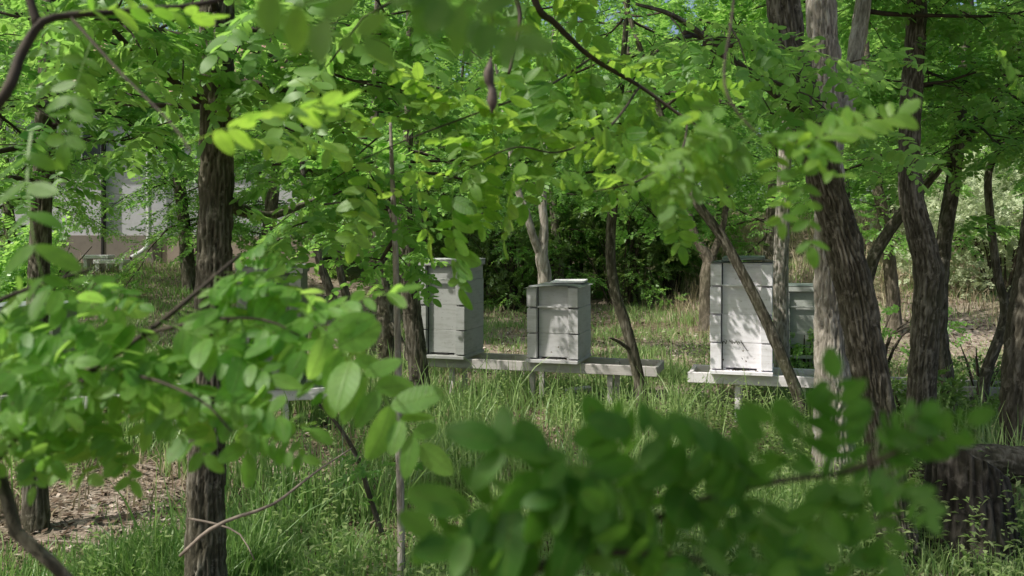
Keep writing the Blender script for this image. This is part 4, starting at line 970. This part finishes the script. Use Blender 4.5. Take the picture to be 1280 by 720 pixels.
blades('tall_grass', 'taller seeding grass tufts in front of the long hive bench', 'grass', 42000, (-9, 9), (3.6, 9.5), lambda x, y: np.clip((n2(x, y, 2.6, 8.) - .56) * 5, 0, 1) * (1 - bare(x, y)),
       lambda x, y, r: .28 + .26 * r.random(len(x)), 'grass', .0048, 72, lean=.42)
blades('dry_grass', 'pale dry grass on the bank and between the green tufts', 'grass', 60000, (-14, 14), (4.5, 26), lambda x, y: np.clip(.10 + sstep(11, 15, y) * sstep(2.0, 4.0, x) * .9 + .3 * (n2(x, y, 1.7, 6.) > .6), 0, 1) * (1 - .6 * bare(x, y)),
       lambda x, y, r: .12 + .12 * n2(x, y, 1.2) + .35 * sstep(12, 17, y) * sstep(2, 4, x), 'dry', .0045, 73)
def herbs():
    rng = np.random.default_rng(75); q = QB(); n = 7000
    u = rng.random(n); y = 3.1 * (11 / 3.1) ** u; x = rng.uniform(-1, 1, n) * (.62 * y + .4)
    px = 640 + x / y * F; py = HOR + EYE / y * F
    d = np.exp(-(((px - 1010) / 190) ** 2 + ((py - 620) / 110) ** 2)) + .4 * np.exp(-(((px - 1000) / 120) ** 2 + ((py - 500) / 35) ** 2)) + .30 * (n2(x, y, 1.9, 7.) > .5)
    kp = rng.random(n) < d; x, y = x[kp], y[kp]
    for xi, yi in zip(x, y):
        h = rng.uniform(.12, .42); g = gz1(xi, yi); k = int(5 + h * 26); t = np.linspace(.15, 1, k)
        lean = rng.normal(0, .22, 2) * h
        c_ = np.stack([xi + lean[0] * t, yi + lean[1] * t, g + h * t], -1); a = rng.uniform(0, 6.28) + np.arange(k) * 2.4
        d_ = np.stack([np.cos(a), np.sin(a), rng.normal(.15, .3, k)], -1); L = rng.uniform(.03, .065) * (1.1 - .5 * t); w_ = L * rng.uniform(.16, .3)
        s = unit(np.cross(d_, [0, 0, 1.])) * w_[:, None]; tip = c_ + d_ * L[:, None]; mid = c_ + d_ * L[:, None] * .5 + np.array([0, 0, .006])
        V = np.stack([c_, mid + s, tip, mid - s], 1)
        q.add(V.reshape(-1, 3), np.arange(k * 4).reshape(-1, 4), 0, rng.random(k))
    tag(q.build('ground_herbs', [M['herb']]), 'low pale green leafy herbs covering the ground at lower right', 'herbs', kind='stuff')
herbs()
def litter():
    rng = np.random.default_rng(76); n = 90000; u = rng.random(n); y = 3.1 * (20 / 3.1) ** u; x = rng.uniform(-1, 1, n) * (.62 * y + .6)
    kp = rng.random(n) < (.45 + .55 * bare(x, y)); x, y = x[kp], y[kp]; n = len(x)
    a = rng.uniform(0, 6.28, n); L = rng.uniform(.010, .032, n) * (.8 + y / 16); w_ = L * rng.uniform(.12, .5, n)
    d_ = np.stack([np.cos(a), np.sin(a), rng.normal(0, .3, n)], -1); s = np.stack([-np.sin(a), np.cos(a), rng.normal(0, .35, n)], -1)
    c_ = np.stack([x, y, gz(x, y) + .006 + rng.uniform(0, .014, n)], -1)
    V = np.stack([c_ - d_ * L[:, None], c_ + s * w_[:, None], c_ + d_ * L[:, None], c_ - s * w_[:, None]], 1)
    q = QB(); q.add(V.reshape(-1, 3), np.arange(n * 4).reshape(-1, 4), 0, rng.random(n) ** 1.3)
    tag(q.build('leaf_litter', [M['litter']], smooth=False), 'dry fallen leaves and chips scattered on the bare soil', 'leaf litter', kind='stuff')
litter()

# ================================================================== FOREGROUND SAPLINGS
CAM = np.array([0, 0, EYE])
def sunclear(p):
    for g, r in GAPS:
        w = p - np.asarray(g); t = w @ SUN_DIR
        if .06 < t < 3 and np.linalg.norm(w - t * SUN_DIR) < r: return False
    for g, r in BIG:
        w = p - np.asarray(g); t = w @ SUN_DIR
        if .22 < t < 3 and np.linalg.norm(w - t * SUN_DIR) < r * .8: return False
    return True
def near_leaf(q, a, b, rng, face=.55, size=1.0, roll=0.0, lod=3):
    """one compound leaf from base a to tip b (px,py,Y)"""
    A, B = P(*a), P(*b); d = B - A; L = np.linalg.norm(d)
    n = unit(CAM - A) * face + np.array([0, 0, 1.]) * (1 - face) + rng.normal(0, .18, 3) + np.cross(unit(d), [0, 0, 1.]) * roll
    put_leaves(q, A[None], d[None], n[None], np.array([L * size]), lod, rng)
def fg(name, label, stem, branches, leaves, seed, auto=(), bark='twig', mat='leaf_near', cat='sapling', shade=(), nlod=3):
    """stem: world polyline from the ground; branches: pixel polylines; leaves: explicit; auto: leaves set along a branch"""
    rng = np.random.default_rng(seed)
    st = np.array([s[:3] for s in stem]); root = empty(name, (st[0][0], st[0][1], gz1(st[0][0], st[0][1])), label=label, cat=cat)
    q = QB(); tube(q, st, [s[3] for s in stem], step=.05, seg=14, bark=.08, furrows=5, seed=seed); to_parent(q.build('stem', [M['bark']]), root)
    for br, r0, r1 in branches:
        pts = [P(*b) if b[0] != 'w' else np.array(b[1:4]) for b in br]; q = QB(); tube(q, pts, np.linspace(r0, r1, len(pts)), step=.012, seg=12, bark=.30, furrows=4, seed=seed + r0 * 100)
        to_parent(q.build('branch', [M[bark]]), root)
    q = QB()
    for lf in leaves: near_leaf(q, lf[0], lf[1], rng, lod=nlod, **(lf[2] if len(lf) > 2 else {}))
    for au in auto:
        au = dict(au); pts = np.array([P(*b) for b in au['path']]); p, _ = resample(pts, np.ones(len(pts)), .01); L = np.concatenate([[0], np.cumsum(np.linalg.norm(np.diff(p, axis=0), axis=1))])
        t = au.get('from', 0) * L[-1]; k = 0
        while t < L[-1]:
            i = min(int(np.searchsorted(L, t)), len(p) - 2); ax = unit(p[i + 1] - p[i]); view = unit(CAM - p[i])
            side = unit(np.cross(ax, view)) * (1 if k % 2 else -1)
            d = unit(side * rng.uniform(.5, 1.1) + ax * rng.uniform(.1, .9) + np.array([0, 0, -1.]) * au.get('hang', .35) * rng.uniform(.3, 1.6) + view * rng.normal(0, .35))
            fc = au.get('face', .5); n = view * fc * rng.uniform(.3, 1.5) + np.array([0, 0, 1.]) * (1 - fc) + rng.normal(0, au.get('jit', .35), 3)
            if (au.get('nosun') or sunclear(p[i] + d * .07)) and (not au.get('prune', False) or (keep(p[i:i + 1] + d * .1, rng)[0] and keep(p[i:i + 1] + d * .19, rng)[0])):
                put_leaves(q, p[i:i + 1], d[None], n[None], np.array([au['len'] * rng.uniform(.75, 1.2)]), nlod if p[i][1] < 1.9 else 2, rng)
            t += au.get('gap', .05) * rng.uniform(.7, 1.3); k += 1
    for x, y, z, r, n in shade:  # extra leaves added only to cast shade
        p = np.array([x, y, z]) + rng.normal(0, r * .5, (n, 3)) * [1, 1, .3]
        put_leaves(q, p, rng.normal(0, 1, (n, 3)) * [1, 1, .3], rng.normal(0, .3, (n, 3)) + [0, 0, 1], .2 * rng.uniform(.8, 1.2, n), 1, rng)
    to_parent(q.build('foliage', [M[mat]]), root)
    return root

# left: long sunlit branch rising to the right
b1 = [(-60, 640, .98), (20, 545, 1.0), (95, 478, 1.02), (180, 418, 1.05), (240, 370, 1.08), (300, 318, 1.12)]
b2 = [(180, 418, 1.05), (260, 400, 1.02), (330, 400, 1.0), (375, 420, 1.0)]
b3 = [(95, 478, 1.02), (170, 470, .95), (250, 500, .9), (290, 540, .88)]
b4 = [(-70, 420, .95), (0, 375, .98), (70, 350, 1.0), (120, 335, 1.02)]
fg('locust_sapling', 'young locust with sunlit leaf sprays filling the left side of the view', [(-.80, 1.0, -.05, .022), (-.79, 1.0, .6, .019), (-.74, 1.0, 1.05, .016), (-.64, .98, 1.24, .013), (-.625, .98, 1.147, .009)][:4] + [(-.62, .98, 1.5, .008)],
   [([('w', -.70, .99, 1.10)] + b1, .0065, .002), (b2, .0022, .001), (b3, .0022, .001), ([('w', -.63, .98, 1.34)] + b4, .0035, .0014)],
   [((375, 385, .95), (545, 545, .93), dict(face=.45, size=1.0, roll=.25)),
    ((300, 350, 1.08), (430, 410, 1.02), dict(face=.3)), ((285, 335, 1.1), (325, 300, 1.08), dict(face=.4, size=1.4)),
    ((30, 470, .97), (75, 575, .95), dict(face=.6)), ((-40, 420, .95), (70, 400, .93), dict(face=.4)), ((-20, 470, .93), (90, 440, .91), dict(face=.45)), ((-10, 520, .93), (110, 490, .91), dict(face=.5)), ((100, 470, 1.0), (210, 440, .97), dict(face=.4)), ((250, 362, 1.08), (340, 350, 1.04), dict(face=.3)), ((270, 345, 1.09), (250, 440, 1.05), dict(face=.4)), ((120, 500, .98), (165, 600, .96), dict(face=.6)), 
    ((-20, 400, .95), (110, 450, .93), dict(face=.4)), ((-30, 440, .9), (80, 500, .88), dict(face=.5)), ((40, 365, .97), (180, 420, .95), dict(face=.35)), ((60, 500, .97), (-30, 540, .95), dict(face=.5)), ((0, 340, .95), (130, 372, .93), dict(face=.25)), ((120, 460, .95), (260, 500, .93), dict(face=.5)), ((200, 400, 1.0), (350, 455, .96), dict(face=.4)),
    ((150, 430, 1.03), (60, 410, 1.0), dict(face=.4)), ((230, 385, 1.05), (380, 410, 1.0), dict(face=.35)), ((200, 470, .95), (330, 520, .93), dict(face=.5)), ((250, 500, .92), (390, 500, .92), dict(face=.45)), ((290, 530, .9), (380, 570, .9), dict(face=.5)), ((90, 480, 1.0), (30, 580, .97), dict(face=.55)), ((180, 420, 1.05), (250, 520, 1.0), dict(face=.5)), ((170, 425, 1.05), (180, 530, 1.0), dict(face=.5)), ((310, 400, 1.0), (420, 460, .97), dict(face=.4)), ((10, 378, .98), (-40, 440, .95), dict(face=.4)), ((95, 478, 1.0), (190, 500, .96), dict(face=.5)), ((60, 505, 1.0), (100, 470, .96), dict(face=.6)), ((20, 545, 1.0), (100, 590, .96), dict(face=.5)), ((130, 450, 1.02), (130, 560, .98), dict(face=.55)), ((170, 472, .95), (250, 570, .92), dict(face=.55)), ((30, 535, 1.0), (-30, 490, .96), dict(face=.45)), ((85, 485, 1.01), (10, 520, .97), dict(face=.5)), ((0, 500, .98), (110, 520, .95), dict(face=.45)), ((40, 520, .99), (-20, 600, .96), dict(face=.5)), ((90, 340, 1.0), (170, 370, .97), dict(face=.3)), ((270, 345, 1.09), (370, 375, 1.05), dict(face=.3)), ((220, 385, 1.07), (300, 440, 1.03), dict(face=.4)), ((330, 402, 1.0), (400, 500, .97), dict(face=.4)), ((300, 325, 1.1), (360, 320, 1.07), dict(face=.25)), ((300, 398, 1.0), (330, 500, .97), dict(face=.45)), ((100, 475, 1.0), (0, 470, .96), dict(face=.4)), ((50, 515, 1.0), (140, 560, .97), dict(face=.5)), ((20, 370, .98), (60, 450, .95), dict(face=.4)), ((260, 360, 1.08), (330, 410, 1.04), dict(face=.35)), ((60, 510, 1.0), (40, 610, .97), dict(face=.55)), ((280, 340, 1.1), (400, 340, 1.06), dict(face=.3))], 201,
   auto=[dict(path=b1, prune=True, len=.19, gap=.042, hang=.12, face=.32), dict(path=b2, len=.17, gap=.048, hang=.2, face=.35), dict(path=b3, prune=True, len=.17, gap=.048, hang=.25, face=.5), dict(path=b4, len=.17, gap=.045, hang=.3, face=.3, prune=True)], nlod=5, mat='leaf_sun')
# upper left: dark branch from the left edge
b5 = [(-80, 250, .9), (-10, 138, .92), (26, 68, .94), (52, 28, .95), (90, 19, .97), (170, 13, 1.0), (250, 5, 1.05), (340, -20, 1.1)]
b6 = [(48, 36, .95), (40, 8, .95), (30, -30, .95)]
b7 = [(85, 18, .97), (150, 90, .92), (210, 150, .85), (240, 190, .8)]
b8 = [(-10, 130, .92), (50, 170, .85), (110, 185, .8), (170, 215, .76)]
b8b = [(-60, 215, .9), (0, 225, .85), (60, 240, .8), (130, 262, .75)]
fg('locust_sapling', 'young locust whose dark bent branch enters at the upper left corner', [(-.95, 1.15, -.05, .024), (-.93, 1.1, .8, .02), (-.88, 1.0, 1.3, .016), (-.70, .93, 1.45, .013), (-.62, .9, 1.60, .010)],
   [([('w', -.69, .93, 1.46)] + b5[1:], .0064, .0028), (b6, .006, .003), (b7, .0018, .0008)],
   [((270, -50, .42), (400, 25, .40), dict(face=.8, size=1.3)), ((460, -50, .42), (640, 25, .40), dict(face=.8, size=1.1))], 202,
   auto=[dict(path=b7, nosun=True, prune=True, len=.15, gap=.07, hang=.15, face=.02, jit=.16), dict(path=b8, nosun=True, prune=True, len=.15, gap=.11, hang=.1, face=.02, jit=.16)])
# top centre: sprays hanging from above
b9 = [(640, -120, 1.9), (668, 0, 1.95), (695, 30, 2.0), (740, 72, 2.05), (800, 108, 2.1), (860, 150, 2.1), (930, 190, 2.05)]
b10 = [(740, 72, 2.05), (680, 110, 1.9), (600, 140, 1.8), (520, 170, 1.7), (450, 200, 1.65)]
b11 = [(800, 108, 2.1), (760, 160, 1.9), (700, 190, 1.8), (640, 185, 1.75), (560, 225, 1.7)]
b12 = [(860, 150, 2.1), (850, 190, 1.8), (800, 225, 1.6), (740, 240, 1.5)]
b13 = [(645, -60, 1.7), (650, 20, 1.7), (644, 60, 1.68), (636, 92, 1.66)]
b14 = [(612, -60, 1.15), (616, 30, 1.15), (614, 72, 1.15)]
fg('locust_sapling', 'leaning young locust whose leafy boughs hang into the top middle of the view', [(1.75, 1.9, -.05, .03), (1.72, 1.95, 1.2, .026), (1.5, 2.0, 2.3, .022), (.9, 2.0, 2.75, .018), (.2, 1.9, 2.5, .014), (0, 1.9, 2.176, .012)],
   [(b9, .009, .0025), (b10, .003, .001), (b11, .003, .001), (b12, .0028, .001), ([('w', .1, 1.8, 2.42)] + b13, .005, .003), ([('w', .0, 1.8, 2.30)] + b14, .003, .0012), ([('w', .9, 2.0, 2.75), ('w', .3, 1.2, 3.1), ('w', -.5, .4, 3.15), ('w', -1.15, -.4, 3.05)], .014, .005)],  # last branch is added out of view to hold the shading leaves
   [], 203, shade=[(-1.08, -.36, 3.05, .40, 150)],  # unseen leaf cluster added to shade the lower right spray
   auto=[dict(path=b9, len=.20, gap=.06, hang=.4, face=.3, prune=True), dict(path=b10, len=.19, gap=.045, hang=.3, face=.15, prune=True), dict(path=b11, len=.19, gap=.045, hang=.3, face=.15, prune=True), dict(path=b12, len=.18, gap=.045, hang=.4, face=.3, prune=True)])
# hanging dry pod
def pod():
    q = QB(); tube(q, [P(614, 72, 1.15), P(613, 80, 1.15), P(611, 90, 1.15), P(611, 100, 1.15), P(614, 108, 1.15), P(616, 116, 1.15), P(616, 128, 1.15), P(615, 142, 1.15)], [.0012, .004, .0078, .0072, .0048, .0072, .0075, .001], step=.004, seg=16, bark=.5, furrows=4, seed=3)
    tag(q.build('seed_pod', [M['pod']]), 'shrivelled brown seed pod hanging from a thread of stalk at top centre', 'seed pod')
pod()
# right: dark spray before the thick leaning trunk
c1 = [(925, -90, .98), (915, 20, .96), (905, 90, .93), (915, 130, .91), (950, 170, .9), (1000, 200, .88)]
c2 = [(1050, 170, .92), (1030, 240, .88), (1020, 300, .86)]
fg('locust_sapling', 'young locust whose dark blurred spray hangs before the leaning right trunk', [(.95, 1.05, -.05, .022), (.93, 1.03, 1.0, .018), (.85, 1.0, 1.62, .014), (.66, .98, 1.86, .010), (.40, .98, 1.86, .006), (P(925, -90, .98)[0], .98, P(925, -90, .98)[2], .004)],
   [(c1, .0018, .0009)], [((1230, 40, 1.6), (1290, 110, 1.6), dict(face=.5)), ((930, 150, .9), (820, 215, .88), dict(face=.5)), ((945, 165, .9), (850, 255, .88), dict(face=.5)), ((990, 190, .9), (1035, 300, .87), dict(face=.6)), ((965, 180, .9), (985, 275, .88), dict(face=.4)), ((915, 130, .9), (800, 150, .86), dict(face=.35)), ((940, 160, .9), (1040, 190, .86), dict(face=.5))], 204,
   auto=[dict(path=c1[2:], len=.13, gap=.035, hang=.2, face=.35, prune=True)])
# lower right: big dark leaves
d1 = [(560, 800, .56), (650, 722, .56), (720, 690, .56), (790, 662, .56), (870, 628, .555), (960, 604, .54), (1050, 592, .52)]
d2 = [(720, 690, .56), (820, 692, .54), (900, 704, .52)]
d3 = [(1050, 592, .52), (1110, 570, .49), (1150, 545, .48)]
fg('locust_sapling', 'low young locust spreading broad dark leaves across the lower right', [(.02, .70, -.05, .012), (.0, .66, .5, .010), (-.03, .60, .9, .006), (P(560, 800, .56)[0], .56, P(560, 800, .56)[2], .0036)],
   [(d1, .0034, .0015), (d2, .0022, .001), (d3, .0016, .0008)],
   [((900, 620, .55), (690, 565, .53), dict(face=.75)), ((860, 632, .555), (590, 620, .53), dict(face=.7)), ((960, 604, .54), (820, 520, .51), dict(face=.8)), ((985, 600, .53), (1010, 515, .50), dict(face=.8)),
    ((1060, 592, .515), (1050, 490, .49), dict(face=.85)), ((1100, 574, .495), (1205, 545, .46), dict(face=.85)), ((960, 604, .54), (930, 730, .50), dict(face=.8)), ((820, 652, .56), (740, 740, .53), dict(face=.75)),
    ((1060, 592, .515), (1120, 690, .48), dict(face=.8)), ((740, 682, .56), (570, 690, .53), dict(face=.65)), ((1060, 592, .515), (985, 690, .48), dict(face=.75)), ((1000, 600, .53), (1080, 740, .48), dict(face=.75)), ((1100, 574, .495), (1150, 640, .46), dict(face=.75)), ((960, 606, .54), (880, 560, .50), dict(face=.7)), ((880, 626, .553), (960, 690, .51), dict(face=.7)), ((780, 664, .56), (620, 560, .53), dict(face=.7)), 
    ((850, 640, .556), (770, 540, .52), dict(face=.75)), ((915, 615, .55), (970, 535, .50), dict(face=.8)), ((1010, 598, .53), (1110, 610, .49), dict(face=.75)), ((1090, 578, .50), (1140, 515, .47), dict(face=.85)),
    ((940, 608, .545), (850, 690, .51), dict(face=.7)), ((850, 696, .534), (760, 640, .50), dict(face=.7)), ((700, 698, .56), (560, 640, .53), dict(face=.6)), ((680, 708, .56), (560, 740, .53), dict(face=.6)), ((820, 650, .558), (700, 625, .53), dict(face=.65))], 205,
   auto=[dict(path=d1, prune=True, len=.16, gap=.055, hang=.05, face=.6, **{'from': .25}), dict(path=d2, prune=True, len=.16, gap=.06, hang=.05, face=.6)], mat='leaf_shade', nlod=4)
# low branch at the bottom left
log('dead_branch', 'thick blurred dead branch entering at the bottom left corner', 'branch', [('x')] and [np.array([-1.1, 1.05, gz1(-1.1, 1.05) - .02]), np.array([-.85, 1.0, .9]), P(-30, 610, 1.0), P(20, 665, 1.0), P(60, 700, 1.0), P(110, 750, 1.0), P(190, 830, 1.02)], [.020, .012, .008, .0075, .007, .006, .005], 'bark', 14, .12, 9, .02)

# ================================================================== CAMERA, LIGHT, SKY
cam = bpy.data.cameras.new('camera'); co = bpy.data.objects.new('camera', cam); COL.objects.link(co); scene.camera = co
co.location = (0, 0, EYE); co.rotation_euler = (R(90), 0, 0); cam.sensor_width = 36; cam.lens = 36 * F / 1280; cam.shift_y = -60 / 1280
cam.clip_start = .02; cam.clip_end = 2000; cam.dof.use_dof = True; cam.dof.focus_distance = 6.0; cam.dof.aperture_fstop = 5.8; cam.dof.aperture_blades = 7
elev = math.asin(SUN_DIR[2]); az = math.atan2(SUN_DIR[0], SUN_DIR[1])
sl = bpy.data.lights.new('sun', 'SUN'); sl.energy = 5.0; sl.angle = R(.53); sl.color = (1.0, .955, .88)
so = bpy.data.objects.new('sun', sl); COL.objects.link(so); so.rotation_euler = Vector(-SUN_DIR).to_track_quat('-Z', 'Y').to_euler(); so.location = (-6, -4, 12)
wd = bpy.data.worlds.new('World'); scene.world = wd; wd.use_nodes = True; nt = wd.node_tree; bg = nt.nodes['Background']
sk = nt.nodes.new('ShaderNodeTexSky'); sk.sky_type = 'NISHITA'; sk.sun_disc = False; sk.sun_elevation = elev; sk.sun_rotation = az; sk.air_density = 1.0; sk.dust_density = 4.0
nt.links.new(sk.outputs[0], bg.inputs[0]); bg.inputs[1].default_value = .15
scene.view_settings.view_transform = 'Standard'; scene.view_settings.look = 'None'; scene.view_settings.exposure = 0
cy = scene.cycles
cy.max_bounces = 9; cy.diffuse_bounces = 7; cy.transmission_bounces = 7; cy.glossy_bounces = 2; cy.caustics_reflective = False; cy.caustics_refractive = False
cy.use_denoising = True; cy.sample_clamp_indirect = 6
